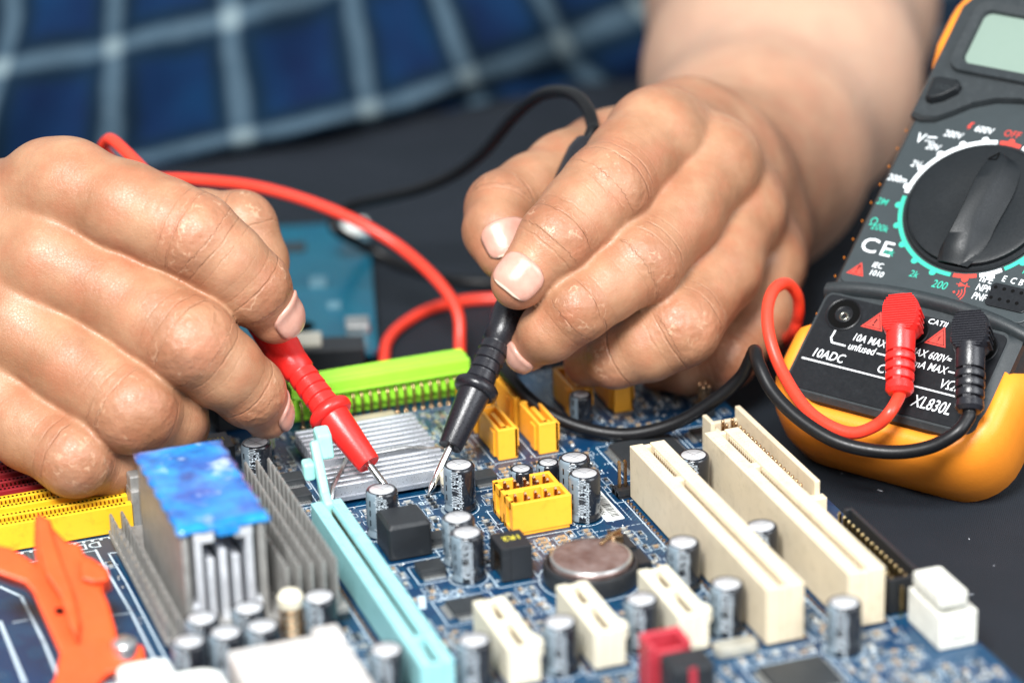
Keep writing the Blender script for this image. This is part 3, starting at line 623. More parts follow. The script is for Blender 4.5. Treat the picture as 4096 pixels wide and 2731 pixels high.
# ================================================================== test leads
m_rp = mat('red_pvc', (.80, .022, .018), .33, vary=.06, vs=.3, bump=.04, bs=2.5, rvar=.08, sss=.05)
m_rw = mat('red_silicone_wire', (.84, .05, .025), .36, vary=.04, bump=.01, sss=.05)
m_bp = mat('black_pvc', (.012, .012, .016), .30, vary=.1, vs=.3, bump=.05, bs=2.6, rvar=.1)
m_bw = mat('black_wire', (.005, .005, .006), .40, spec=.35, vary=.1, bump=.01)
m_steel = mat('polished_steel', (.75, .74, .72), .16, 1.0, vary=.05, vs=.5)
def probe(name, label, tip, rear, mp, mwire, head, wire_pts, plug_x, flip=1):
    T0 = np.array(tip); ax = np.array(rear) - T0; L = np.linalg.norm(ax); ax /= L
    side = np.cross(ax, [0, 0, 1.0]); side /= np.linalg.norm(side); up = np.cross(side, ax)
    root = thing(name, label, 'test lead', tuple(T0))
    F = frame(side, up, ax)
    nd = MB(); nd.lathe([(.05, 0), (.35, .9), (.95, 3.2), (1.0, 4.0), (.86, 4.6), (.86, 5.6), (1.0, 6.2), (1.0, head + 2)], 20, F); nd.build('needle', m_steel, root, smooth=40)
    pr = MB(); h = head
    prof = [(1.4, h + .5), (2.95, h), (3.15, h + .35), (4.2, h + 15.4), (4.3, h + 15.8), (5.2, h + 15.9), (5.8, h + 16.5), (6.0, h + 17.3), (5.8, h + 18.3), (5.2, h + 18.9), (4.0, h + 19.1)]
    z = h + 19.6
    for k in range(4): prof += [(3.75, z), (3.95, z + .15), (3.75, z + 2.3), (3.45, z + 2.45), (3.45, z + 2.75)]; z += 2.9
    q_ = (L - z) / 40.4; prof += [(4.1, z + .4), (4.2, z + 4), (4.9, z + 8), (4.5, z + 14), (4.1, z + 20), (4.4, z + 30 * q_), (4.2, z + 38 * q_), (3.3, z + 40 * q_), (2.9, z + 40.4 * q_)]
    pr.lathe(prof, 48, F); pr.build('probe_handle', mp, root, smooth=50)
    e = L; wp = [T0 + ax * (e - 2), T0 + ax * (e + 3)] + [np.array(p) for p in wire_pts]
    # plug: ribbed head standing off the panel, boot running down the face
    j = np.array([0., 0.])
    PF = np.vstack([np.c_[MM, MT[:, None]], [0, 0, 0, 1]]) @ rotz(20, (plug_x, -40.6, 0))
    def mw2(x, y, z): return (PF @ np.array([x, y, z, 1.0]))[:3]
    TR = np.eye(4); TR[:3, 3] = -T0
    pm = MB()
    pm.lathe([(3.3, 1.6), (3.3, 4), (3.5, 4.2), (3.5, 9)], 24, TR @ PF @ frame(o=(j[0], j[1], 0)))
    pm2 = []
    for zz, k in ((7.2, .9), (8, 1.0), (12.2, 1.0), (13.4, .93)):
        pm2.append([(j[0] + x * k, j[1] - 1.6 + y * k, zz) for x, y in rrect(-4.7, 4.7, -5.9, 5.9, 3.9, 5)])
    pm.loft(pm2, True, TR @ PF)
    for k in range(15):        # thumb ribs
        y = -5.0 + k * .72; w = 4.3 if abs(y) < 2.6 else math.sqrt(max(.3, 4.3 ** 2 - (abs(y) - 2.0) ** 2))
        pm.loft([[(j[0] + sx * w, j[1] - 1.6 + y + a, 13.2 + b) for a, b in ((-.24, 0), (-.1, .5), (.1, .5), (.24, 0))] for sx in (-1, 1)], True, TR @ PF)
    for k in range(4): pm.box(j[0] + 4.3, j[0] + 5.1, j[1] - 5 + k * 1.5, j[1] - 4.5 + k * 1.5, 7.5, 12, TR @ PF)
    B0 = mw2(0, -4.4 - 1.6, 10.3); B1 = mw2(0, -21.0, 8.0); 
    bd = B1 - B0; bL = np.linalg.norm(bd); bd /= bL; px_ = PF[:3, 0]; bs = px_ - bd * (px_ @ bd); bs /= np.linalg.norm(bs); bu = np.cross(bd, bs)
    FB = frame(bs, bu, bd, B0 - T0)
    pb = [(3.75, -1), (3.7, 5.2), (3.6, 5.4)]; zb = 5.4
    for k in range(3): pb += [(2.7, zb + .05), (2.7, zb + .75), (3.8 - .06 * k, zb + .8), (3.9 - .1 * k, zb + 2.1), (3.7 - .1 * k, zb + 2.5)]; zb += 2.55
    pb += [(2.7, zb + .1), (2.7, zb + .7), (3.5, zb + .8), (3.6, zb + 2.6), (2.8, zb + 3.6), (1.6, zb + 3.8)]
    pm.lathe(pb, 32, FB); pm.box(-1.0, 1.0, 2.2, 3.3, 0, zb + 2, FB)
    pm.build('banana_plug', mp, root, smooth=40)
    end = B0 + bd * (zb + 2)
    wp = wp + [end + bd * 2, end]
    W_ = MB(); W_.tube([p - T0 for p in spline(wp, 10)], 1.62 if mwire is m_rw else 1.78, 14); W_.build('cable', mwire, root, smooth='all')
    return root
rtip, rrear = pt(918, 1160, 745), pt(378, 440, 782)
btip, brear = pt(982, 1140, 752), pt(1350, 325, 792)
rw = [pt(335, 395, 792), pt(292, 352, 797), pt(262, 325, 802), pt(248, 322, 806), pt(240, 345, 812), pt(290, 398, 820), pt(360, 410, 828), pt(440, 413, 836), pt(600, 432, 850), pt(760, 482, 858), pt(900, 555, 858), pt(1000, 640, 850), pt(1050, 715, 845), pt(1056, 790, 842), pt(1054, 845, 838), onz(1040, 885, ZT + 1.8), onz(985, 900, ZT + 1.8), onz(915, 892, ZT + 1.8), onz(886, 868, ZT + 1.8), onz(883, 835, ZT + 1.6), onz(890, 785, ZT + 1.6), onz(930, 742, ZT + 1.6), onz(1010, 703, ZT + 1.6), onz(1140, 686, ZT + 1.6), onz(1350, 700, ZT + 1.6), onz(1600, 730, ZT + 1.6), pt(1760, 800, 850), pt(1812, 775, 800), pt(1832, 730, 790), pt(1832, 682, 784), pt(1808, 652, 778), pt(1778, 665, 772), pt(1763, 710, 768), pt(1768, 775, 764), pt(1795, 850, 760), pt(1845, 930, 752), pt(1900, 975, 746), pt(1960, 994, 742), pt(2015, 975, 739), pt(2045, 945, 737)]
bw = [pt(1362, 292, 795), pt(1352, 255, 800), pt(1325, 222, 808), pt(1285, 210, 818), pt(1235, 222, 830), pt(1180, 268, 845), pt(1110, 350, 862), pt(1040, 402, 875), pt(960, 436, 885), pt(880, 455, 895), pt(810, 472, 905), pt(770, 496, 908), pt(775, 530, 905), onz(850, 572, ZT + 6), onz(950, 618, ZT + 1.6), onz(1050, 645, ZT + 1.6), onz(1160, 655, ZT + 1.6), onz(1280, 690, ZT + 1.6), onz(1270, 770, ZT + 1.8), onz(1190, 800, ZT + 8), pt(1150, 830, 805), pt(1178, 876, 792), pt(1240, 936, 786), pt(1330, 980, 782), pt(1440, 997, 779), pt(1550, 972, 776), pt(1640, 920, 772), pt(1700, 868, 768), pt(1722, 830, 763), pt(1734, 806, 757), pt(1742, 835, 752), pt(1775, 900, 748), pt(1840, 965, 743), pt(1930, 1017, 738), pt(2040, 1038, 735), pt(2130, 1028, 732), pt(2195, 995, 730), pt(2222, 962, 731)]
probe('red_test_lead', 'red test lead with its probe held between fingertips and plug in the meter', rtip, rrear, m_rp, m_rw, 13.6, rw, -2.6)
probe('black_test_lead', 'black test lead with its probe touching the board and plug in the meter', btip, brear, m_bp, m_bw, 14.6, bw, 16.6)
# ================================================================== motherboard: one thing; everything soldered or clipped to it is a part
mb = thing('motherboard', 'blue computer motherboard lying flat under both hands', 'motherboard', (0, 0, 0))
def pcb_mat(name, dark, light, seed):
    N = NT(name); b = N.b; sp = N.n('ShaderNodeSeparateXYZ'); N.l(N.obj, sp.inputs[0]); x, y = sp.outputs[0], sp.outputs[1]
    vo = N.n('ShaderNodeTexVoronoi'); vo.inputs['Scale'].default_value = .085; N.l(N.obj, vo.inputs[0])
    sc = N.n('ShaderNodeSeparateColor'); N.l(vo.outputs['Color'], sc.inputs[0]); r, g = sc.outputs[0], sc.outputs[1]
    d1 = N.math('ADD', x, y); d2 = N.math('SUBTRACT', x, y)
    s1 = N.math('GREATER_THAN', r, .5); s2 = N.math('GREATER_THAN', g, .5)
    m = lambda f, a, bb: N.math('ADD', N.math('MULTIPLY', f, a), N.math('MULTIPLY', N.math('SUBTRACT', 1.0, f), bb))
    s = m(s1, m(s2, x, y), m(s2, N.math('MULTIPLY', d1, .707), N.math('MULTIPLY', d2, .707)))
    ln = N.math('GREATER_THAN', N.math('PINGPONG', N.math('MULTIPLY', s, .95), .5), .28)
    ln = N.math('MULTIPLY', ln, N.math('GREATER_THAN', N.noise(.09, 1), .47))
    c = N.mix(N.ramp(N.noise(.05, 3), .35, .65), dark, tuple(q * 1.35 for q in dark)); c = N.mix(N.math('MULTIPLY', ln, .75), c, light)
    v2 = N.n('ShaderNodeTexVoronoi'); v2.inputs['Scale'].default_value = .33; N.l(N.obj, v2.inputs[0])
    via = N.math('MULTIPLY', N.math('LESS_THAN', v2.outputs['Distance'], .095), N.math('GREATER_THAN', N.noise(.045, 2), .50))
    c = N.mix(N.math('MULTIPLY', via, .8), c, (.40, .48, .50)); N.l(c, b.inputs['Base Color'])
    b.inputs['Roughness'].default_value = .34; b.inputs['Coat Weight'].default_value = .2; b.inputs['Coat Roughness'].default_value = .15
    N.l(N.math('MULTIPLY', via, .7), b.inputs['Metallic'])
    N.l(N.bump(N.math('ADD', ln, via), .06, .8), b.inputs['Normal']); return N.m
m_pcb = pcb_mat('blue_circuit_board', (.0012, .024, .068), (.003, .066, .135), 1)
m_silk = mat('white_silkscreen', (.46, .56, .64), .55, vary=.1, vs=.5)
m_tin = mat('tinned_metal', (.66, .67, .66), .3, .9, vary=.15, vs=.6)
m_brz = mat('bronze_pin', (.46, .30, .17), .27, 1.0, vary=.1)
m_chip = mat('chip_epoxy', (.022, .025, .028), .45, vary=.1, bump=.02)
m_cream = mat('cream_plastic', (.66, .565, .41), .42, vary=.05, vs=.12, dirt='8a7a5c', dirt_amt=.30, sss=.05, bump=.02)
m_cream2 = mat('pale_cream_plastic', (.70, .65, .51), .42, vary=.04, vs=.12, sss=.05)
m_cyan = mat('cyan_plastic', (.27, .56, .58), .42, vary=.05, vs=.1, dirt='4f8a8c', dirt_amt=.35, bump=.02)
m_yel = mat('yellow_plastic', (.95, .42, .03), .38, vary=.04, vs=.1, dirt='a8741a', dirt_amt=.3, bump=.02)
m_ddr = mat('golden_yellow_plastic', (.88, .50, .02), .42, vary=.04, vs=.1, dirt='8a5c14', dirt_amt=.35, bump=.02)
m_rddr = mat('red_slot_plastic', (.27, .015, .02), .42, vary=.08)
m_lime = mat('lime_plastic', (.36, .80, .05), .40, vary=.04, bump=.01)
m_ora = mat('orange_plastic', (.78, .075, .012), .42, vary=.07, vs=.1, dirt='a8481c', dirt_amt=.35, bump=.04)
m_alu = mat('aluminium', (.74, .76, .80), .34, .55, vary=.1, vs=.2, bump=.03)
m_gal = mat('grey_cast_aluminium', (.36, .355, .34), .5, .55, vary=.14, vs=.2, dirt='5c5048', dirt_amt=.4, bump=.05)
m_white = mat('white_nylon', (.80, .82, .78), .4, vary=.03)
m_bkp = mat('black_nylon', (.016, .018, .021), .38, vary=.1)
m_sleeve = mat('capacitor_sleeve', (.011, .013, .018), .22, vary=.15, coat=.3, rvar=.08)
m_stripe = mat('capacitor_stripe', (.17, .22, .26), .35, vary=.08); m_captop = mat('aluminium_can_top', (.66, .67, .69), .42, .35, vary=.06, vs=.9, bump=.05)
m_pol = mat('polarity_print', (.55, .62, .68), .4)
bd = MB(); out = rrect(-150, 123, -47, 166.5, 3, 4); bd.prism(out, -1.6, 0.0); bd.build('circuit_board', m_pcb, mb, bevel=.12)
occupied = [(-80, -44, 98, 111)]
def occ(x0, x1, y0, y1, m=.4): occupied.append((x0 - m, x1 + m, y0 - m, y1 + m))
silk = MB()
def sl(P, w=.28, z=.02):
    strip(silk, P, w, z)
def srect(x0, x1, y0, y1, w=.28): sl([(x0, y0), (x1, y0), (x1, y1), (x0, y1), (x0, y0)], w)
# ---- capacitors
def make_cap(r, h, loc, full=True):
    c = MB(); c.lathe([(r - .25, .2), (r, .5), (r, 1.2), (r - .35, 1.9), (r - .38, 2.3), (r, 3.0), (r, h - .9), (r - .15, h - .35), (r - .5, h), (r - .9, h - .03), (r - 1.0, h - .5)], 40)
    o = c.build('capacitor', m_sleeve, mb, smooth=50, loc=loc)
    t = MB(); R0 = r - .95
    t.lathe([(R0 + .1, h - .3), (R0, h - .08), (.01, h - .04)], 36, cap=False); t.build('can_top', m_captop, o, smooth='all')
    g = MB()
    for a in (20, 110): g.box(-R0 * .92, R0 * .92, -.05, .05, h - .09, h - .015, rotz(a))
    g.build('vent_score', mat('scored_line', (.16, .165, .17), .4, .5), o)
    def wrap(pts, az, rr):       # pts in (around, up, out)
        return [((rr + q[2]) * math.cos(az + q[0] / rr), (rr + q[2]) * math.sin(az + q[0] / rr), q[1]) for q in pts]
    s = MB(); az = math.radians(-163); hw = r * .46; ns = 8
    prof = [(0.35, 0), (.5, .0), (1.2, 0), (1.9, -.35), (2.3, -.38), (3.0, 0), (h - .9, 0), (h - .35, -.15), (h - .1, -.42)]
    rows = [wrap([(-hw + 2 * hw * k / ns, zz, .03 + dd) for k in range(ns + 1)], az, r) for zz, dd in prof[1:]]
    s.loft(rows, cap=False, close=False); s.build('polarity_stripe', m_stripe, o, smooth='all')
    mk = MB()
    for k in range(3): mk.add(wrap([(-.25, 3.6 + k * 2.6, .06), (.25, 3.6 + k * 2.6, .06), (.25, 5.2 + k * 2.6, .06), (-.25, 5.2 + k * 2.6, .06)], az, r), [(0, 1, 2, 3)])
    mk.build('minus_mark', m_sleeve, o, kind='stuff')
    if full:
        pr = MB()
        for txt, sz, a_deg, z0, xs in (('00µF6.3V 1000µF', 2.7, -127, 11.9, .53), ('nichicon', 1.75, -100, 11.2, .95), ('nichicon', 1.75, -100, 5.6, .95)):
            if xs == 0: continue
            v, f = text_geo(txt, sz, xs, 0, .008)
            pr.add(wrap([(b - .8, z0 - a, .05) for a, b, _ in v], math.radians(a_deg), r), f)
        v, f = text_geo('6.3V', 2.5, .86, 0, .008); 
        pr.add(wrap([(b - .8, 3.2 - a + .0, .05) for a, b, _ in v if True], math.radians(-127), r) if False else wrap([(b - .8, h + .1 - a, .05) for a, b, _ in v], math.radians(-143.5), r), f) if False else None
        pr.build('lettering', m_pol, o)
    return o
caps = [(35.6, 91.5), (13.3, 85.2), (25.4, 54.6), (26.2, 63.4), (62.6, 74.4), (63.6, 84.0), (92.0, 74.2), (91.7, 30.6), (70.9, 30.1), (71.9, 6.6), (51.4, 6.9), (92.8, -12.1), (30.5, 3.9), (9.8, 3.2), (-9.6, 6.8), (-44.1, 36.6), (-32.9, 37.0), (-49.6, 26.7), (-40.8, 27.9), (-32.3, 27.6), (-16.2, 36.7), (-8.0, 124.4)]
clab = {0: 'black capacitor beside the black probe tip', 1: 'capacitor at the red probe tip, its sleeve dusty grey', 20: 'capacitor right of the spring pin', 21: 'capacitor below the left middle fingertip', 4: 'tall capacitor at the right end of the yellow pin header'}
c0 = make_cap(4.0, 12.3, (*caps[0], 0))
for i, (x, y) in enumerate(caps):
    o = c0 if i == 0 else dup(c0, mb, (x, y, 0), (random.uniform(-.03, .03), random.uniform(-.03, .03), math.radians(random.uniform(-9, 9))))
    if i in clab: o['label'] = clab[i]
    occ(x - 4.3, x + 4.3, y - 4.3, y + 4.3)
    A = [(x + 4.7 * math.cos(t), y + 4.7 * math.sin(t)) for t in np.linspace(0, 2 * math.pi, 25)]; sl(A, .3); sl([(x + 4.6 * math.cos(t), y + 4.6 * math.sin(t)) for t in np.linspace(math.radians(-220), math.radians(-110), 12)], .8, .024)
    sl([(x + 5.2, y - 4.2), (x + 6.4, y - 4.2)], .25); sl([(x + 5.8, y - 4.8), (x + 5.8, y - 3.6)], .25, .026)
c1 = make_cap(3.1, 8.6, (51.8, 90.8, 0), False); c1['label'] = 'short capacitor behind the yellow pin header'
dup(c1, mb, (59.4, 91.6, 0), (0, 0, .1)); dup(c1, mb, (82, 128.5, 0), (0, 0, .2), 'short capacitor in front of the yellow drive socket'); occ(48, 63, 87, 95); occ(78, 86, 125, 132)
# ---- long slots
def slot(name, x, y0, L, Wd, H, key, kw, m, label, off=0.0, gw=1.9, ends=1.6, pitch=1.27, clip=False, fine=True):
    b = MB(); x0, x1 = x - Wd/2, x + Wd/2; g0, g1 = x - gw/2 + off, x + gw/2 + off; zf = H - 6.5
    b.box(x0, g0, y0, y0 + L, .6, H); b.box(g1, x1, y0, y0 + L, .6, H)
    b.box(g0 - .01, g1 + .01, y0 + .02, y0 + L - .02, .62, zf)
    b.box(g0 - .01, g1 + .01, y0 + .02, y0 + ends, zf - .1, H - .35); b.box(g0 - .01, g1 + .01, y0 + L - ends, y0 + L - .02, zf - .1, H - .35)
    b.box(g0 - .01, g1 + .01, y0 + key, y0 + key + kw, zf - .1, H - .3)
    b.box(x0 + .5, x0 + 2, y0 + 1, y0 + 3, 0, .62); b.box(x1 - 2, x1 - .5, y0 + 1, y0 + 3, 0, .62); b.box(x0 + .5, x1 - .5, y0 + L - 3, y0 + L - 1, 0, .62)
    o = b.build(name, m, mb, bevel=.22, label=label)
    d = MB(); n = int((L - 5) / pitch)
    for k in range(n):
        y = y0 + 2.6 + k * pitch
        if y0 + key - 1.2 < y < y0 + key + kw + .6: continue
        d.box(x0 + .8, x0 + 2.3, y, y + pitch * .42, H - .02, H + .14); d.box(x1 - 2.3, x1 - .8, y, y + pitch * .42, H - .02, H + .14)
        d.box(g0 - .02, g0 + .32, y, y + pitch * .5, H - 3.4, H - .5); d.box(g1 - .32, g1 + .02, y, y + pitch * .5, H - 3.4, H - .5)
    q = d.build('contact_ribs', m, o, kind='stuff'); 
    e = MB()
    for k in range(n):
        y = y0 + 2.8 + k * pitch
        if y0 + key - 1.2 < y < y0 + key + kw + .6: continue
        e.box(g0 + .1, g0 + .45, y, y + .5, zf + .4, H - 1.2); e.box(g1 - .45, g1 - .1, y, y + .5, zf + .4, H - 1.2)
    e.build('contact_springs', m_brz, o, kind='stuff')
    s_ = MB()
    for k in range(int(L / 2)):
        s_.lathe([(.55, 0), (.4, .35), (.01, .5)], 8, frame(o=(x0 - 1.0, y0 + 1.5 + 2 * k, 0)))
        s_.lathe([(.55, 0), (.4, .35), (.01, .5)], 8, frame(o=(x1 + 1.0, y0 + 1.5 + 2 * k, 0)))
    s_.build('solder_joints', m_brz, o, kind='stuff')
    srect(x0 - 2, x1 + 2, y0 - 1.6, y0 + L + 1.6, .3); occ(x0 - 2.2, x1 + 2.2, y0 - 2, y0 + L + 2)
    return o
slot('pci_slot', 81.8, -4.4, 84.6, 9.4, 14.8, 61.5, 2.6, m_cream, 'long cream slot nearer the battery', off=-.2)
slot('pci_slot', 102.1, -4.4, 84.6, 9.4, 14.8, 61.5, 2.6, m_cream, 'long cream slot on the side of the multimeter', off=-.2)
gx = slot('graphics_slot', .1, 0, 89, 7.8, 10.0, 12.5, 2.2, m_cyan, 'long pale cyan slot with a latch at its far end', pitch=1.0)
for i, x in enumerate((20.32, 40.64, 60.96)):
    o = slot('short_slot', x, -.3, 25, 7.6, 10.0, 12.5, 2.2, m_cream2, ('short cream slot nearest the cyan slot', 'middle one of the short cream slots', 'short cream slot nearest the long cream slots')[i], pitch=1.0, gw=2.2)
    q = MB(); q.prism([(x + 3.75, -.2), (x + 4.9, .6), (x + 4.9, 3.2), (x + 3.75, 4.4)], 6.6, 10.0); q.build('end_hook', m_cream2, o, bevel=.25)
# latch of the graphics slot
lt = MB(); YZ = frame((0, 1, 0), (0, 0, 1), (1, 0, 0), (0, 0, 0))
lt.prism([(86, 6), (90.5, 6), (91.5, 9.5), (95, 16), (99, 21.5), (97.2, 23), (93, 17.5), (89.5, 12), (86, 10.5)], -.9, 1.5, YZ)
lt.prism([(95.6, 17.6), (99.2, 17.0), (102, 22.8), (101, 25.0), (97.4, 23.6)], 1.0, 4.9, YZ)
lt.prism([(93.4, 13.6), (96.4, 14.8), (97.2, 18.6), (94.0, 18.0)], -3.7, -.6, YZ)
lt.box(-2.6, 2.8, 88.8, 91.4, .8, 9.2); lt.build('slot_latch', mat('latch_plastic', (.28, .58, .54), .42, vary=.08, dirt='4f8a8c', dirt_amt=.4), gx, bevel=.8, seg=3)
# ---- memory slots
for i in range(4):
    y0 = 111.2 + 10.05 * i; m = m_ddr if i < 2 else m_rddr; xe = -43.8
    b = MB(); H = 7.4
    b.box(-150, xe, y0, y0 + 2.3, .3, H); b.box(-150, xe, y0 + 5.2, y0 + 7.4, .3, H); b.box(-150, xe - .02, y0 + 2.28, y0 + 5.22, .32, 2.5); b.box(-150, xe, y0 + .4, y0 + 7, 0, .32)
    b.box(-150, xe - .5, y0 + 7.4, y0 + 10.03, .4, 2.2)
    o = b.build('memory_slot', m, mb, bevel=.2, label=('golden yellow memory slot nearest the camera', 'second golden yellow memory slot from the camera', 'red memory slot next to the yellow ones', 'rearmost red memory slot')[i])
    w = MB(); t = MB()
    for k in range(92):
        x = xe - 2 - k * 1.05
        for a, s_ in ((y0 + 1.2, 1), (y0 + 6.2, -1)):
            w.box(x, x + .42, a, a + s_ * 1.4, H - .05, H + .12) if False else w.box(x, x + .55, a - .45, a + .45, H + .0, H + .015)
            t.box(x + .1, x + .42, a + s_ * .9, a + s_ * 1.5, H - 2.6, H - .3)
    w.build('contact_windows', m_blk, o, kind='stuff'); t.build('contact_springs', m_brz, o, kind='stuff')
    cl = MB(); cl.box(xe, xe + 2.4, y0 + .6, y0 + 6.8, 0, 10.5); cl.box(xe + .2, xe + 3.2, y0 + 1.6, y0 + 5.8, 8, 14); cl.build('slot_clip', m_gal, o, bevel=.5)
occ(-150, -38, 108, 153)
v, f = text_geo('DDR2', 4.4, 1.05, 0, .03); silk.add([(-53.0 - a, 108.6 - b, .03) for a, b, c in v], f)
sl([(-150, 110.2), (-38, 110.2)], .35); sl([(-150, 104), (-55, 104)], .3)
for k in range(40): silk.lathe([(.45, 0), (.45, .03)], 8, frame(o=(-46 - 2.2 * k, 109.6, 0)))
# ---- northbridge heatsink with tall blue-topped block
hs = MB(); hs.box(-51.4, -7.6, 43.6, 105, 2.6, 4.4); heat = hs.build('heatsink', m_gal, mb, bevel=.2, label='grey finned heatsink carrying a tall block with a blue top')
def fin_row(x, z1, n=15, tall=0, parent=heat):
    p = (105 - 43.6) / n
    for k in range(n):
        y = 43.8 + k * p; f_ = MB()
        f_.loft([[(x + a, y + b, zz) for a, b in ((.1, .15), (.5, 0), (.9, .15), (.9, p - 1.35), (.5, p - 1.2), (.1, p - 1.35))] for zz in (4.3, z1 - .5)] + [[(x + .5 + (a - .5) * .4, y + .3 + (b - .3) * .9, z1) for a, b in ((.1, .15), (.5, 0), (.9, .15), (.9, p - 1.35), (.5, p - 1.2), (.1, p - 1.35))]], True)
        f_.build('fin', m_gal, parent)
for x in (-22.3, -19.4, -16.5, -13.6, -10.6): fin_row(x, 17.2)
for x, z1 in ((-51.2, 9.4), (-48.4, 9.6)): fin_row(x, z1)
for x in (-50.4, -47.5): 
    w_ = MB(); w_.box(x, x + .5, 44, 104.6, 4.2, 7.4); w_.build('fin_web', m_gal, heat)
blk = MB(); xs0 = -45.4
for i, zt in ((0, 28.9), (1, 28.9), (2, 20.5), (3, 22.5), (4, 20.5), (5, 28.9), (6, 28.9)):
    x = xs0 + i * 3.0; y0 = 46.6 if i in (0, 1, 5, 6) else 48.2
    f_ = MB(); f_.box(x, x + 1.75, y0, 92, 4.3, zt); f_.build('tall_fin', m_alu if i in (1, 2, 3, 4, 5) else m_gal, heat, bevel=.35)
tp = MB(); tp.box(-42.5, -37.6, 46.5, 92.1, 25.4, 28.95); tp.box(-33.0, -28.5, 46.5, 92.1, 25.4, 28.95); tp.box(-45.2, -42.0, 46.65, 92.05, 5, 10); tp.box(-30.2, -25.6, 46.65, 92.05, 5, 9); tp.build('fin_bridge', m_alu, heat, bevel=.4)
def blue_top():
    N = NT('smear_and_glare_blue_enamel'); b = N.b
    mp = N.n('ShaderNodeMapping'); N.l(N.obj, mp.inputs[0]); mp.inputs['Scale'].default_value = (.10, .12, .2); mp.inputs['Rotation'].default_value = (0, 0, .25)
    a = N.noise(1, 4, mp.outputs[0]); c = N.mix(N.ramp(a, .35, .7), (.002, .085, .36), (.01, .30, .72))
    c = N.mix(N.math('MULTIPLY', N.ramp(N.noise(.12, 4, rough=.6), .52, .72), .7), c, (.002, .028, .16))
    c = N.mix(N.math('MULTIPLY', N.ramp(N.noise(.11, 5, rough=.6), .56, .68), .8), c, (.50, .62, .74))  # pale smears, with the glare painted into the colour
    N.l(c, b.inputs['Base Color']); b.inputs['Roughness'].default_value = .2; b.inputs['Coat Weight'].default_value = .6
    N.l(N.bump(N.noise(.25, 3), .25, .6), b.inputs['Normal']); return N.m
m_blue = blue_top()
top = MB(); nx, ny = 14, 30; vs = []
for j in range(ny + 1):
    for i in range(nx + 1):
        x = -46.2 + 22.0 * i / nx; y = 45.8 + 47 * j / ny
        wob = .22 * math.sin(y * .9) if i in (0, nx) else 0
        vs.append((x + wob, y + (.2 * math.sin(x * 1.3) if j in (0, ny) else 0), 30.1 + .07 * math.sin(x * .8) * math.sin(y * .5) - (.7 if i in (0, nx) or j in (0, ny) else 0)))
top.add(vs, [(j*(nx+1)+i, j*(nx+1)+i+1, (j+1)*(nx+1)+i+1, (j+1)*(nx+1)+i) for j in range(ny) for i in range(nx)])
ot = top.build('blue_top_plate', m_blue, heat, smooth='all'); sd = ot.modifiers.new('thickness', 'SOLIDIFY'); sd.thickness = 1.3
bl = MB(); bl.loft([[(x, y, z) for x, y in rrect(-37.5, -31.5, 45.2, 52, 1.6)] for z in (27, 29.6)], True); bl.build('blue_lump', m_blue, heat, bevel=.5)
occ(-52, -7, 43, 106)
# ---- chipset heatsink (ridged, silver)
m_rdg = mat('shaded_base_aluminium', (.40, .42, .46), .32, .7, vary=.12, vs=.15, bump=.03); m_rdg2 = mat('lit_ridge_aluminium', (.56, .58, .62), .3, .65, vary=.1, vs=.15); ch = MB(); ch.box(6.4, 38.6, 104.4, 142.6, 1.2, 2.6); chs = ch.build('chipset_heatsink', m_rdg, mb, bevel=.2, label='flat silver heatsink with low ridges under the red probe')  # base darker than ridges: shade of the gaps put into its colour
for k in range(14):
    y = 104.8 + k * 2.72
    if k == 5: continue
    r_ = MB(); r_.loft([[(x, y + a, z) for a, z in ((0, 2.5), (.1, 5.4), (.3, 5.75), (1.05, 5.75), (1.25, 5.4), (1.35, 2.5))] for x in (6.4, 38.6)], True); r_.build('ridge', m_rdg2, chs, bevel=.12)
cw = MB(); cw.tube([(4, 100, 1), (6, 104, 5.6), (14, 118.6, 6.3), (30, 118.8, 6.3), (40, 122, 3), (43, 124, .5)], .6, 8); cw.build('spring_clip', m_tin, chs, smooth='all'); occ(5, 40, 103, 144)
srect(4.6, 40.4, 102.8, 144.2)
# ---- lime drive connector with bent pins
lm = MB(); lm.box(9.6, 60, 158.2, 163, .5, 12.2); lm.box(9.6, 60, 155.2, 158.3, 9.0, 12.0); lm.box(9.6, 11, 155.0, 158.3, 3, 9.1); lm.box(58.6, 60, 155.0, 158.3, 3, 9.1); lm.box(9.7, 59.9, 156.6, 158.25, 3.2, 9.05); lm.box(9.7, 59.9, 155.0, 156.7, 8.0, 9.05)
lime = lm.build('drive_connector', m_lime, mb, bevel=.3, label='bright lime green connector with a row of bent bronze pins')
p0 = None
for k in range(20):
    x = 12 + k * 2.42
    if k == 3: continue
    if p0 is None:
        q = MB(); q.tube([(0, 1.8, 7.4), (0, .8, 7.2), (0, .2, 6.2), (0, .1, 1.4), (0, 0, .2)], .42, 8); q.lathe([(.9, .05), (.7, .5), (.3, .9)], 10); p0 = q.build('pin', m_brz, lime, smooth='all', loc=(x, 154.4, 0))
    else: o = p0.copy(); COL.objects.link(o); o.parent = lime; o.location = (x, 154.4, 0)
    if k % 1 == 0: o = MB().box(x - .35, x + .35, 156.0, 156.7, 3.4, 7.9).build('divider', m_lime, lime)
srect(8, 61.5, 152.8, 164.5); occ(8, 62, 152, 165)
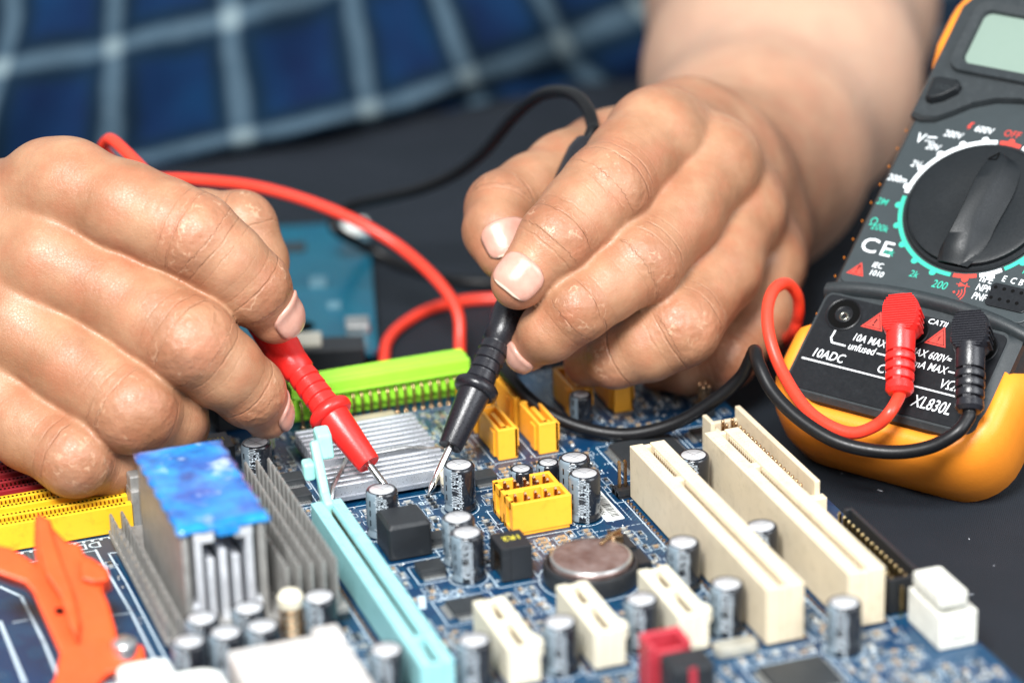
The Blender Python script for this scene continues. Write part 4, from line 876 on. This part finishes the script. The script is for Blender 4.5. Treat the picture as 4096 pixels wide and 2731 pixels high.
# ---- yellow pin headers
def header(x0, x1, y0, y1, H, label, rows=2, cols=5, m=m_yel, pinh=8.2, notch='left', parent=mb, nm='pin_header', t=1.1, floor=2.2, mp=m_brz, missing=()):
    b = MB(); xm = (x0 + x1) / 2
    b.box(x0, x1, y0, y0 + t, .9, H); b.box(x0 + .5, x1 - .5, y0 + .25, y0 + t, 0, .92)
    b.box(x0, xm - 2.2, y1 - t, y1, .4, H); b.box(xm + 2.2, x1, y1 - t, y1, .4, H); b.box(x0, x1, y1 - t, y1, .42, H * .42)
    b.box(x1 - t, x1, y0 + t - .02, y1 - t + .02, .4, H); b.box(x0, x0 + t, y0 + t - .02, y0 + t + 1.4, .4, H); b.box(x0, x0 + t, y1 - t - 1.4, y1 - t + .02, .4, H); b.box(x0, x0 + t, y0 + t - .02, y1 - t + .02, .45, 1.8); b.box(x0, x0 + t, y0 + t, y1 - t, H - 2.2, H) if notch == 'window' else None
    b.box(x0 + t - .02, x1 - t + .02, y0 + t - .02, y1 - t + .02, .3, floor)
    o = b.build(nm, m, parent, bevel=.18, label=label); first = None
    px = (x1 - x0 - 2 * t) / cols; py = 2.54
    for r in range(rows):
        for c_ in range(cols):
            if (r, c_) in missing: continue
            x = x0 + t + px * (c_ + .5); y = (y0 + y1) / 2 + (r - (rows - 1) / 2) * py
            if first is None:
                q = MB(); q.loft([[(a * .36, b_ * .36, z) for a, b_ in ((-1, -1), (1, -1), (1, 1), (-1, 1))] for z in (0, pinh - .5)] + [[(a * .15, b_ * .15, pinh) for a, b_ in ((-1, -1), (1, -1), (1, 1), (-1, 1))]], True); first = q.build('pin', mp, o, loc=(x, y, 0))
            else: p = first.copy(); COL.objects.link(p); p.parent = o; p.location = (x, y, 0)
    srect(x0 - 1.2, x1 + 1.2, y0 - 1.2, y1 + 1.2); occ(x0 - 1.5, x1 + 1.5, y0 - 1.5, y1 + 1.5); return o
header(42.4, 57.9, 70.7, 78.2, 9, 'yellow pin header, the nearer of the pair', notch='window', missing=((0, 0),), pinh=9.4)
header(42.4, 57.6, 78.3, 86.0, 9, 'yellow pin header, the farther of the pair', notch='window', pinh=9.6)
# ---- yellow drive sockets
def sata(x0, y0, label):
    b = MB(); w, L, H = 5.4, 16.5, 8.6
    b.box(x0, x0 + .9, y0 + 1, y0 + L, .3, H); b.box(x0 + w - .9, x0 + w, y0, y0 + L, .3, H); b.box(x0, x0 + w, y0, y0 + 1.2, 0, H + .02); b.box(x0, x0 + w, y0 + L - 1.2, y0 + L, .3, H); b.box(x0 + .8, x0 + w - .8, y0 + 1.1, y0 + L - 1, .3, 2.4)
    b.box(x0 - .55, x0 + .05, y0 + 2.2, y0 + 5.6, .3, H - 1.2); b.box(x0 + w - .02, x0 + w + .6, y0 + .6, y0 + 3.5, 3, H - .6)
    o = b.build('drive_socket', m_yel, mb, bevel=.2, label=label)
    t_ = MB(); t_.box(x0 + 2.3, x0 + 3.5, y0 + 2.6, y0 + L - 3.4, 2.2, H - .7); t_.box(x0 + 2.3, x0 + 4.3, y0 + 2.6, y0 + 3.8, 2.2, H - .7); t_.build('contact_blade', m_yel, o, bevel=.12)
    srect(x0 - 1.5, x0 + w + 1.5, y0 - 1.3, y0 + L + 1.3); occ(x0 - 1.5, x0 + w + 1.5, y0 - 1.5, y0 + L + 1.5)
sata(53.8, 114.5, 'yellow drive socket beside the black probe'); sata(64.9, 114.0, 'yellow drive socket, second from the black probe, front row'); sata(64.6, 132.5, 'yellow drive socket directly behind the second one')
sata(81.0, 131.5, 'yellow drive socket standing behind a short capacitor'); sata(92.6, 131.0, 'yellow drive socket farthest right, partly under the hand'); sata(53.6, 133, 'yellow drive socket hidden behind the black probe')
# ---- coils, transistors, chips
def coil(x0, x1, y0, y1, H, txt, label, flip=True, openside=True):
    b = MB(); 
    if openside: b.box(x0 + 2.2, x1, y0, y1, .4, H); b.box(x0, x0 + 2.21, y0, y1, H - 2.4, H - .01); b.box(x0, x0 + 2.21, y0, y0 + 1.6, .4, H - 2.3); b.box(x0, x0 + 2.21, y1 - 1.6, y1, .4, H - 2.3)
    else: b.loft([[(x, y, z) for x, y in rrect(x0 + i, x1 - i, y0 + i, y1 - i, .8, 3)] for z, i in ((.4, 0), (H - .8, 0), (H, .8))], True)
    o = b.build('power_coil', m_bkp, mb, bevel=.18, label=label)
    if openside:
        c_ = MB(); c_.box(x0 + .5, x0 + 2.25, y0 + 1.7, y1 - 1.7, .5, H - 2.5); c_.build('winding', m_brz, o, bevel=.3)
    if txt:
        v, f = text_geo(txt, 3.0, 1, 0, .03); q = MB(); q.add([(x1 - 1.0 - a, y1 - (y1 - y0) * .32 - b_, H + .02) for a, b_, c in v], f); q.build('lettering', mat('yellow_ink', (.72, .62, .05), .5), o)
    srect(x0 - 1.4, x1 + 1.4, y0 - 1.4, y1 + 1.4, .3); occ(x0 - 1.5, x1 + 1.5, y0 - 1.5, y1 + 1.5)
coil(31.8, 39.6, 48.2, 57.4, 9.2, '1R2', 'black square coil marked 1R2 in yellow, between capacitors and battery'); coil(10.2, 21.2, 69.5, 80.8, 9.4, None, 'large plain black square coil in front of the red probe', openside=False); coil(-22, -12.2, 131, 141, 9.2, '1R2', 'black square coil marked 1R2 under the left hand')
def mosfet(x, y, w=6.6, d=5.4, rot=0):
    R_ = rotz(rot, (x, y, 0)); b = MB(); b.box(-w/2, w/2, -d/2, d/2, .25, 2.5, R_); o = b.build('power_transistor', m_chip, mb, bevel=.25)
    t_ = MB(); t_.box(-w/2 + .5, w/2 - .5, -d/2 - 1.4, -d/2 + .1, .1, .7, R_); [t_.box(-w/2 + .8 + k * 2.2, -w/2 + 1.6 + k * 2.2, d/2 - .1, d/2 + 1.6, .1, .6, R_) for k in range(3)]; t_.build('tab', m_tin, o, bevel=.1, kind='stuff')
    srect(x - w/2 - 1, x + w/2 + 1, y - d/2 - 2.2, y + d/2 + 2.2); occ(x - w/2 - 1, x + w/2 + 1, y - d/2 - 2, y + d/2 + 2)
mosfet(17.6, 60.4); mosfet(23.6, 75.2, 5, 4.4); mosfet(-1, 112, 6, 5); mosfet(0, 122, 6, 5); mosfet(46, 104, 6, 5)
def chip(x0, x1, y0, y1, H, n, label, nn=None):
    b = MB(); b.loft([[(x, y, z) for x, y in rrect(x0 + i, x1 - i, y0 + i, y1 - i, .3, 2)] for z, i in ((.2, .25), (H * .5, 0), (H, .3))], True); o = b.build('chip', m_chip, mb, label=label)
    q = MB(); nn = nn or n
    for k in range(n):
        x = x0 + 1 + (x1 - x0 - 2) * k / (n - 1)
        for y, s_ in ((y0, -1), (y1, 1)): q.box(x - .2, x + .2, y, y + s_ * 1.5, .05, .22); q.box(x - .2, x + .2, y, y + s_ * .5, .2, H * .55)
    for k in range(nn):
        y = y0 + 1 + (y1 - y0 - 2) * k / (nn - 1)
        for x, s_ in ((x0, -1), (x1, 1)): q.box(x, x + s_ * 1.5, y - .2, y + .2, .05, .22); q.box(x, x + s_ * .5, y - .2, y + .2, .2, H * .55)
    q.build('chip_legs', m_tin, o, kind='stuff'); srect(x0 - 2.4, x1 + 2.4, y0 - 2.4, y1 + 2.4); occ(x0 - 2.5, x1 + 2.5, y0 - 2.5, y1 + 2.5)
chip(82.5, 100, 92.5, 110, 1.8, 26, 'large flat black chip behind the long cream slots'); chip(15.6, 25.2, 35.4, 43.8, 1.1, 14, 'small thin chip in front of the crossed bin sign'); chip(106, 114, 104, 112, 1.2, 10, 'small chip near the far right edge'); chip(70.5, 86, -27, -14, 1.5, 18, 'grey chip at the near edge of the board')
chip(-68, -60, 20, 30, 1.2, 10, 'small chip in the near left corner')
# ---- battery and holder
bx, by = 52.6, 43.4
b = MB(); b.lathe([(11.6, .2), (11.6, 3.6), (11.2, 4.4), (10.4, 4.5), (10.3, 2.4), (.01, 2.3)], 56, frame(o=(bx, by, 0))); b.box(bx + 2, bx + 13.2, by + 3.6, by + 11.2, .2, 4.2); b.box(bx + 9, bx + 14, by - 4, by + 4, .2, 3.4)
bh = b.build('battery_holder', m_bkp, mb, smooth=35, label='round black holder with a coin cell in it')
def coin():
    N = NT('coin_cell_steel'); bb = N.b; N.l(N.mix(N.ramp(N.noise(.25, 5), .35, .65), (.26, .165, .145), (.44, .34, .32)), bb.inputs['Base Color']); bb.inputs['Metallic'].default_value = .75
    N.l(N.math('ADD', .22, N.math('MULTIPLY', N.noise(.5, 4), .25)), bb.inputs['Roughness']); N.l(N.bump(N.noise(.7, 4, rough=.7), .25, .7), bb.inputs['Normal']); return N.m
b = MB(); b.lathe([(9.9, 2.5), (9.95, 5.2), (9.6, 5.8), (8.4, 5.95), (.01, 5.95)], 56, frame(o=(bx, by, 0))); cn = b.build('coin_cell', coin(), bh, smooth=30)
b = MB(); b.lathe([(9.75, 5.45), (9.9, 5.7), (9.45, 6.0), (9.1, 5.98)], 56, frame(o=(bx, by, 0)), cap=False); b.build('rim', m_tin, cn, smooth='all')
b = MB(); b.box(bx + 7.4, bx + 10.4, by + 5.4, by + 8.2, 4, 7); b.tube([(bx + 4, by + 4, 6.3), (bx + 8, by + 6.4, 7.4), (bx + 10.6, by + 8.4, 6.8), (bx + 11.4, by + 9, 1)], .55, 8); b.build('contact_spring', m_brz, bh, bevel=.2)
occ(bx - 12, bx + 15, by - 12, by + 12); v, f = text_geo('BATTERY', 3.0, 1, 0, .02); R_ = rotz(-90, (36.6, 38, 0)); silk.add([(36.6 + b_ * .95, 38.5 - a * .95, .03) for a, b_, c in v], f)
sl([(bx + 12.6 * math.cos(t), by + 12.6 * math.sin(t)) for t in np.linspace(0, 2 * math.pi, 40)], .3)
# crossed-out bin sign, sticker
for P in ([(15, 50.4), (21.5, 45.6)], [(15, 45.6), (21.5, 50.4)], [(16, 46.4), (16.8, 49.6), (20.2, 49.6), (20.6, 46.4), (16, 46.4)]): sl(P, .35, .03)
sl([(10.4, 44.2), (11.9, 49.6)], 1.7, .03)
stk = MB(); stk.prism(rrect(66.8, 71.8, 70.2, 88, .5), .03, .12); so = stk.build('barcode_sticker', mat('white_paper', (.78, .80, .78), .6), mb); q = MB(); y = 72.2
while y < 86:
    w_ = random.choice((.18, .3, .45)); q.box(69.0, 71.2, y, y + w_, .13, .135); y += w_ + random.choice((.2, .3, .4))
v, f = text_geo('04653', 1.9, 1, 0, .01); q.add([(67.2 + b_, 78.6 - a, .135) for a, b_, c in v], f); q.build('barcode', m_blk, so); occ(66, 72.4, 69, 89)
v, f = text_geo('SB', 2.6, 1.1, 0, .03); silk.add([(29.5 - a, 99 - b_, .03) for a, b_, c in v], f)
# ---- two-pin header, crystal, can, pushpins
header(74.0, 77.8, 80.4, 84.6, 2.6, 'black two-pin jumper header beside the long cream slot', rows=1, cols=2, m=m_bkp, pinh=10, t=.3, floor=2.5, nm='jumper_header')
header(112.5, 116.5, 118, 124, 2.6, 'black jumper header near the far right edge', rows=2, cols=2, m=m_bkp, pinh=9, t=.3, floor=2.5, nm='jumper_header')
def pin_header(y0, label): pass
c_ = MB(); R_ = frame((0, 0, 1), (-.3, .95, 0), (-.95, -.3, 0), (46.6, 86.6, 2.2)); c_.lathe([(1.6, -4), (1.75, -3.6), (1.75, 3.2), (2.1, 3.4), (2.1, 3.9), (1.8, 4.0)], 20, R_); c_.build('crystal_can', m_tin, mb, smooth=40); occ(41, 51, 84, 90)
for (x, y, lb, z) in ((-22.8, 38.4, 'cream push pin with a spring in front of the heatsink', 14), (-1.4, 144.5, 'tan push pin behind the ridged heatsink', 8), (36.4, 100.6, 'cream push pin behind the probe tip', 7)):
    p_ = MB(); p_.lathe([(1.6, .2), (1.6, z - 4), (2.9, z - 3.6), (3.0, z - 1.4), (2.2, z - .3), (1.0, z)], 24); o = p_.build('push_pin', m_cream2, mb, smooth=35, loc=(x, y, 0), label=lb)
    s_ = MB(); s_.tube([(2.6 * math.cos(t), 2.6 * math.sin(t), .8 + t * (z - 5) / 31.4) for t in np.linspace(0, 31.4, 90)], .32, 6); s_.build('spring', m_brz if z > 10 else m_tin, o, smooth='all'); occ(x - 3, x + 3, y - 3, y + 3)
b = MB(); b.box(22, 36, 146.6, 149.6, .1, 3.4); b.build('resistor_pack', mat('tan_ceramic', (.42, .36, .26), .5), mb, bevel=.3); occ(21, 37, 146, 150)
b = MB(); b.prism(rrect(64.4, 74.6, -6.4, -2.0, 1.5), .3, 3.0); b.build('crystal_case', mat('champagne_metal', (.58, .55, .46), .35, .6), mb, bevel=.4); occ(64, 75, -7, -1.5)
# ---- floppy and cream ribbon connectors along the right edge
header(109.3, 118.2, -1.2, 37.2, 9.2, 'black ribbon cable header with gold pins at the right edge', rows=17, cols=2, m=m_bkp, pinh=8.0, nm='ribbon_header', t=1.0, floor=1.6, mp=mat('gold_pin', (.75, .58, .30), .25, 1.0))
b = MB(); b.box(113.0, 114.5, 47.5, 97, .3, 12.6); b.box(105.6, 106.9, 50, 97, .3, 8.8); b.box(105.6, 114.5, 95.6, 97, .3, 9.4); b.box(106.8, 113.1, 50, 95.8, .3, 2.4); b.box(105.6, 114.4, 47.5, 49, .3, 8.4); b.box(111.8, 115.2, 44.8, 47.6, .3, 9)
b.box(104.4, 105.7, 92.4, 98.4, .3, 11); o = b.build('ribbon_socket', m_cream, mb, bevel=.3, label='cream shrouded socket with a row of bronze pins at the right edge'); fp = None
for k in range(18):
    for xx in (108.6, 111.3):
        if fp is None: q = MB(); q.tube([(0, 0, 1), (0, 0, 10.0), (0, 0, 10.4)], [.5, .5, .25], 8); fp = q.build('pin', m_brz, o, smooth='all', loc=(xx, 52 + 2.5 * k, 0))
        else: p = fp.copy(); COL.objects.link(p); p.parent = o; p.location = (xx, 52 + 2.5 * k, 0)
occ(103, 123, 44, 99)
b = MB(); b.box(112.4, 121.8, -21, -5, .2, 8.8); b.box(113.6, 118.4, -18.5, -8, 8.7, 11.4); b.loft([[(x, y, z) for x, y in rrect(112.0, 119.0, -21.6 + i, -7.5 - i, .8)] for z, i in ((11.2, .3), (11.7, 0), (13.9, 0), (14.3, .4))], True); b.box(115, 119, -21.6, -20.9, 3, 6.5)
b.build('power_socket', mat('ivory_nylon', (.72, .71, .64), .4), mb, bevel=.3, label='stepped ivory nylon power socket at the near right corner'); occ(110, 123, -26, -5)
b = MB(); b.box(43.4, 45.0, -17.6, -10.6, .2, 13.6); b.box(51.6, 53.4, -17.6, -10.6, .2, 13.6); b.box(43.4, 53.4, -12.0, -10.4, .2, 13.8); b.box(45, 51.7, -17.6, -16.4, .2, 12.2); b.box(45, 51.7, -16.5, -11.9, .2, 8)
m_rc = mat('crimson_plastic', (.40, .03, .045), .45); o = b.build('front_port', m_rc, mb, bevel=.8, seg=3, label='crimson port block at the near edge')
b = MB(); b.box(45.0, 55.4, -27, -18.4, .2, 12.4); o2 = b.build('port_shell', m_bkp, o, bevel=1.2); b = MB(); b.box(48.9, 50.5, -27.2, -26, .3, 12.0); b.build('port_stripe', m_rc, o); occ(42, 58, -32, -9)
# ---- near left: silver jack cages and white plug
b = MB(); b.loft([[(x, y, z) for x, y in rrect(-43.6, -17.8, -30, 14.8, 1.2)] for z in (.2, 14.6)], True); b.box(-24, -17.9, 11, 16.4, 8, 15.6); b.build('port_cage', mat('satin_steel', (.66, .63, .60), .42, .35, vary=.06), mb, bevel=.5, label='pale satin metal port cage at the near edge'); occ(-45, -16, -32, 17)
b = MB(); b.loft([[(x, y, z) for x, y in rrect(-78, -46, -20, 14 , 5)] for z in (.2, 12.5)], True); b.loft([[(x, y, z) for x, y in rrect(-68, -56, 6, 19 , 3)] for z in (.2, 14.2)], True); b.box(-52, -45.5, -10, 9, .2, 9); b.build('white_port_block', m_white, mb, bevel=1.4, label='white plastic port block at the near left'); occ(-80, -44, -22, 18)
# ---- orange retention clip of the cooler
def P3(L): return [onz(u, v, z) for u, v, z in L]
def slab(mbd, pts, off):       # thick plate: measured corner points and the same points set back by off
    n = len(pts); mbd.add([tuple(p) for p in pts] + [tuple(np.array(p) + np.array(off)) for p in pts], [tuple(range(n)), tuple(range(2 * n - 1, n - 1, -1))] + [(i, (i + 1) % n, n + (i + 1) % n, n + i) for i in range(n)])
def on_plane(L, O=(-72, 34, 1.5), nrm=(.05, -.49, .87)):      # corner points of a leaning face
    O = np.array(O, float); nn = np.array(nrm) / np.linalg.norm(nrm); out = []
    for u, v in L: r = ray(u, v); out.append(CC + r * (((O - CC) @ nn) / (r @ nn)))
    return out
def c4(L): return [(x * .4142, 918.7 + y * .4142) for x, y in L]
oc = MB(); off = np.array([1.0, 4.0, -4.5])
slab(oc, on_plane(c4([(185, 780), (190, 650), (205, 620), (280, 655), (290, 700), (370, 780), (440, 790), (470, 860), (510, 870), (600, 930), (615, 1010), (560, 1030), (600, 1120), (640, 1260), (650, 1330), (760, 1340), (800, 1360), (805, 1430), (780, 1480), (600, 1510), (500, 1620), (220, 1660), (300, 1540), (330, 1400), (200, 1110), (180, 1060), (135, 1010), (-60, 940), (-60, 800), (0, 800), (60, 812), (150, 870), (200, 900)])), off)
oo = oc.build('retention_clip', m_ora, mb, bevel=.9, seg=3, label='orange plastic cooler retention clip at the left')
oc = MB(); slab(oc, on_plane(c4([(196, 655), (206, 632), (272, 660), (288, 730), (330, 860), (400, 1040), (440, 1220), (430, 1330), (380, 1240), (330, 1080), (250, 960), (215, 830)]), (-72, 34 - 3.2, 3.6)), np.array([.6, 3, -3.2])); oc.build('raised_rib', m_ora, oo, bevel=.7, seg=3)
oc = MB(); slab(oc, on_plane(c4([(440, 880), (500, 880), (600, 950), (600, 1000), (520, 1010), (450, 990)]), (-72, 34 - 1.6, 2.6)), np.array([.6, 2, -2.2])); oc.build('catch', m_ora, oo, bevel=.7, seg=3)
oc = MB(); a = on_plane(c4([(300, 1150), (365, 1145), (372, 1180), (312, 1186)]), (-72, 33.7, 1.75)); slab(oc, a, off * .05); oc.build('slot_hole', m_blk, oo)
oc = MB(); p = on_plane(c4([(690, 1375)]))[0]; oc.lathe([(3.0, -2), (3.0, 1.6), (2.2, 2.4), (.5, 2.6)], 20, frame(o=tuple(p))); oc.build('screw', m_tin, oo, smooth=40)
occ(-100, -54, 40, 90)
# keep-out outline of the processor area and long guide lines (print)
occ(-80, -46, 99, 110)
def cop(x, y): return ((x / 2.302) / (4096 / 2352), (2050 + y / 2.302) / (4096 / 2352))
def sk(L, w=.55): sl([tuple(onz(*cop(*q))[:2]) for q in L], w, .03)
sk([(1085, 365), (1000, 372), (1160, 640), (1560, 1400)], .5); sk([(880, 340), (1000, 560), (1200, 900), (1460, 1420)], .6); sk([(980, 492), (1085, 475)], .4); sk([(1010, 945), (1180, 925)], .5)
sk([(0, 680), (195, 770), (400, 1180), (540, 1520)], .8); sk([(0, 1000), (230, 1568)], .9); sk([(120, 1010), (250, 985)], .5)
# ---- surface-mount parts scattered over the free board
small = MB()
def free(x, y, m=1.0): return not any(a - m < x < b_ + m and c - m < y < d + m for a, b_, c, d in occupied)
kinds = []
for body, bm_ in (('tan', mat('tan_ceramic_chip', (.34, .24, .15), .45)), ('black', m_chip), ('grey', mat('grey_ceramic_chip', (.36, .36, .33), .45))):
    q = MB(); q.box(-.55, .55, -.42, .42, .05, .55); q.cur = 1; q.box(-.95, -.55, -.45, .45, .03, .58); q.box(.55, .95, -.45, .45, .03, .58); q.cur = 2
    q.box(-1.5, -.95, -.5, .5, .01, .09); q.box(.95, 1.5, -.5, .5, .01, .09)
    o = q.build('chip_resistor', [bm_, m_tin, m_tin], mb, loc=(-149, 170, 0)); kinds.append(o)
placed = 0; used = []; tries = 0
while placed < 950 and tries < 60000:
    tries += 1
    x0, y0 = random.uniform(-70, 119), random.uniform(-42, 152); n = random.choice((1, 2, 3, 4, 5)); a = random.choice((0, 90)); st = 2.1
    for k in range(n):
        x, y = (x0, y0 + k * st) if a == 0 else (x0 + k * st, y0)
        if x > 120.5 or not free(x, y) or any(abs(x - q0) < 2.3 and abs(y - q1) < 1.9 for q0, q1 in used): continue
        used.append((x, y)); kd = random.choices(kinds, (5, 3, 3))[0]
        if placed < 285:
            o = kd.copy(); COL.objects.link(o); o.parent = mb; o.location = (x, y, 0); o.rotation_euler = (0, 0, math.radians(a))
        else:
            R_ = rotz(a, (x, y, 0)); s_ = small; s_.cur = kinds.index(kd); s_.box(-.55, .55, -.42, .42, .05, .55, R_); s_.cur = 3; s_.box(-.95, -.55, -.45, .45, .03, .58, R_); s_.box(.55, .95, -.45, .45, .03, .58, R_)
        w_, h_ = (1.9, .95) if a == 0 else (.95, 1.9); srect(x - w_, x + w_, y - h_, y + h_, .16) if random.random() < .75 else None
        placed += 1
small.build('small_chip_parts', [k_.data.materials[0] for k_ in kinds] + [m_tin], mb, kind='stuff')
# rows of dashes: the part numbers printed next to components, too small to read, and dashed guide lines
for _ in range(420):
    x, y = random.uniform(-75, 119), random.uniform(-42, 165)
    if not free(x, y, .2): continue
    a = random.random() < .5; n = random.randint(2, 4)
    for k in range(n):
        c = (x + k * .95, y) if a else (x, y + k * .95); s_ = random.uniform(.28, .4)
        sl([(c[0] - s_, c[1] - s_), (c[0] - s_, c[1] + s_), (c[0] + s_ * .6, c[1] + s_)][:random.choice((2, 3))], .17, .028)
for P in ([(58, 66), (76, 66)], [(62, 66), (62, 52)], [(44, 64), (44, 56)], [(66, 90), (73.5, 90)], [(73, 69), (73, 90)]):
    (xa, ya), (xb, yb) = P; L = math.dist(*P); n = int(L / 1.3)
    for k in range(n): t = k / n; t2 = (k + .6) / n; sl([(xa + (xb-xa)*t, ya + (yb-ya)*t), (xa + (xb-xa)*t2, ya + (yb-ya)*t2)], .22, .03)
silk.build('silkscreen_print', m_silk, mb, kind='stuff')
# solder blobs and through holes
sb = MB()
for _ in range(1700):
    x, y = random.uniform(-75, 121), random.uniform(-45, 172)
    if free(x, y, 0): r = random.uniform(.22, .5); sb.lathe([(r, 0), (r * .9, .12), (.01, .3)], 8, frame(o=(x, y, 0)))
sb.build('solder_pads', m_tin, mb, kind='stuff')
# ================================================================== second circuit board on the cloth behind
def corner(a, b): 
    O = np.array([47.6, 202, ZT + 2.6]); X_ = np.array([-.965, .262, 0]); Y_ = np.array([.262, .965, 0]); return O + X_ * a + Y_ * b
m_teal = pcb_mat('teal_circuit_board', (.001, .075, .125), (.002, .115, .17), 2)
tb_ = thing('drive_circuit_board', 'teal circuit board lying on the black cloth behind the red probe', 'circuit board', tuple(corner(0, 0)))
FT = frame((-.965, .262, 0), (.262, .965, 0), (0, 0, 1)); 
b = MB(); b.loft([[(x, y, z) for x, y in rrect(0, 96, 0, 108, 3)] for z in (0, 1.4)], True, FT); b.build('circuit_board', m_teal, tb_)
b = MB(); b.box(4, 40, -4, 6, -2.4, 4.5, FT); b.box(44, 80, -4, 4, -2.4, 5, FT); b.build('edge_connector', m_bkp, tb_, bevel=.4)
b = MB(); b.box(16, 30, -1, 8, 1.3, 5.5, FT); b.build('cable_socket', mat('ivory_plastic', (.52, .50, .42), .45), tb_, bevel=.4)
b = MB(); b.box(2, 9, 12, 20, 1.4, 5, FT); b.build('metal_can', m_tin, tb_, bevel=.6)
for x, y, w_, d_ in ((26, 30, 8, 8), (34, 62, 12, 12), (14, 52, 5, 7), (20, 84, 9, 6), (10, 34, 4, 4), (44, 90, 6, 8)):
    b = MB(); b.box(x, x + w_, y, y + d_, 1.35, 2.6, FT); b.build('chip', m_chip if w_ > 5 else mat('dim_teal_part', (.10, .22, .28), .4), tb_, bevel=.2)
b = MB(); b.lathe([(4, 1.42), (4, 1.7), (3.2, 1.75), (3.1, 1.43)], 24, FT @ frame(o=(22, 22, 0))); b.build('mount_ring', m_blk, tb_)
b = MB(); b.box(0.3, 8, 96, 104, 1.4, 4.2, FT); b.build('corner_socket', m_white, tb_, bevel=.5)
# black connector block behind the lime one, small white thing by the sleeve
b = MB(); b.box(-10, 5, 160, 172, .2, 14); b.build('black_socket_block', m_bkp, mb, bevel=.6)
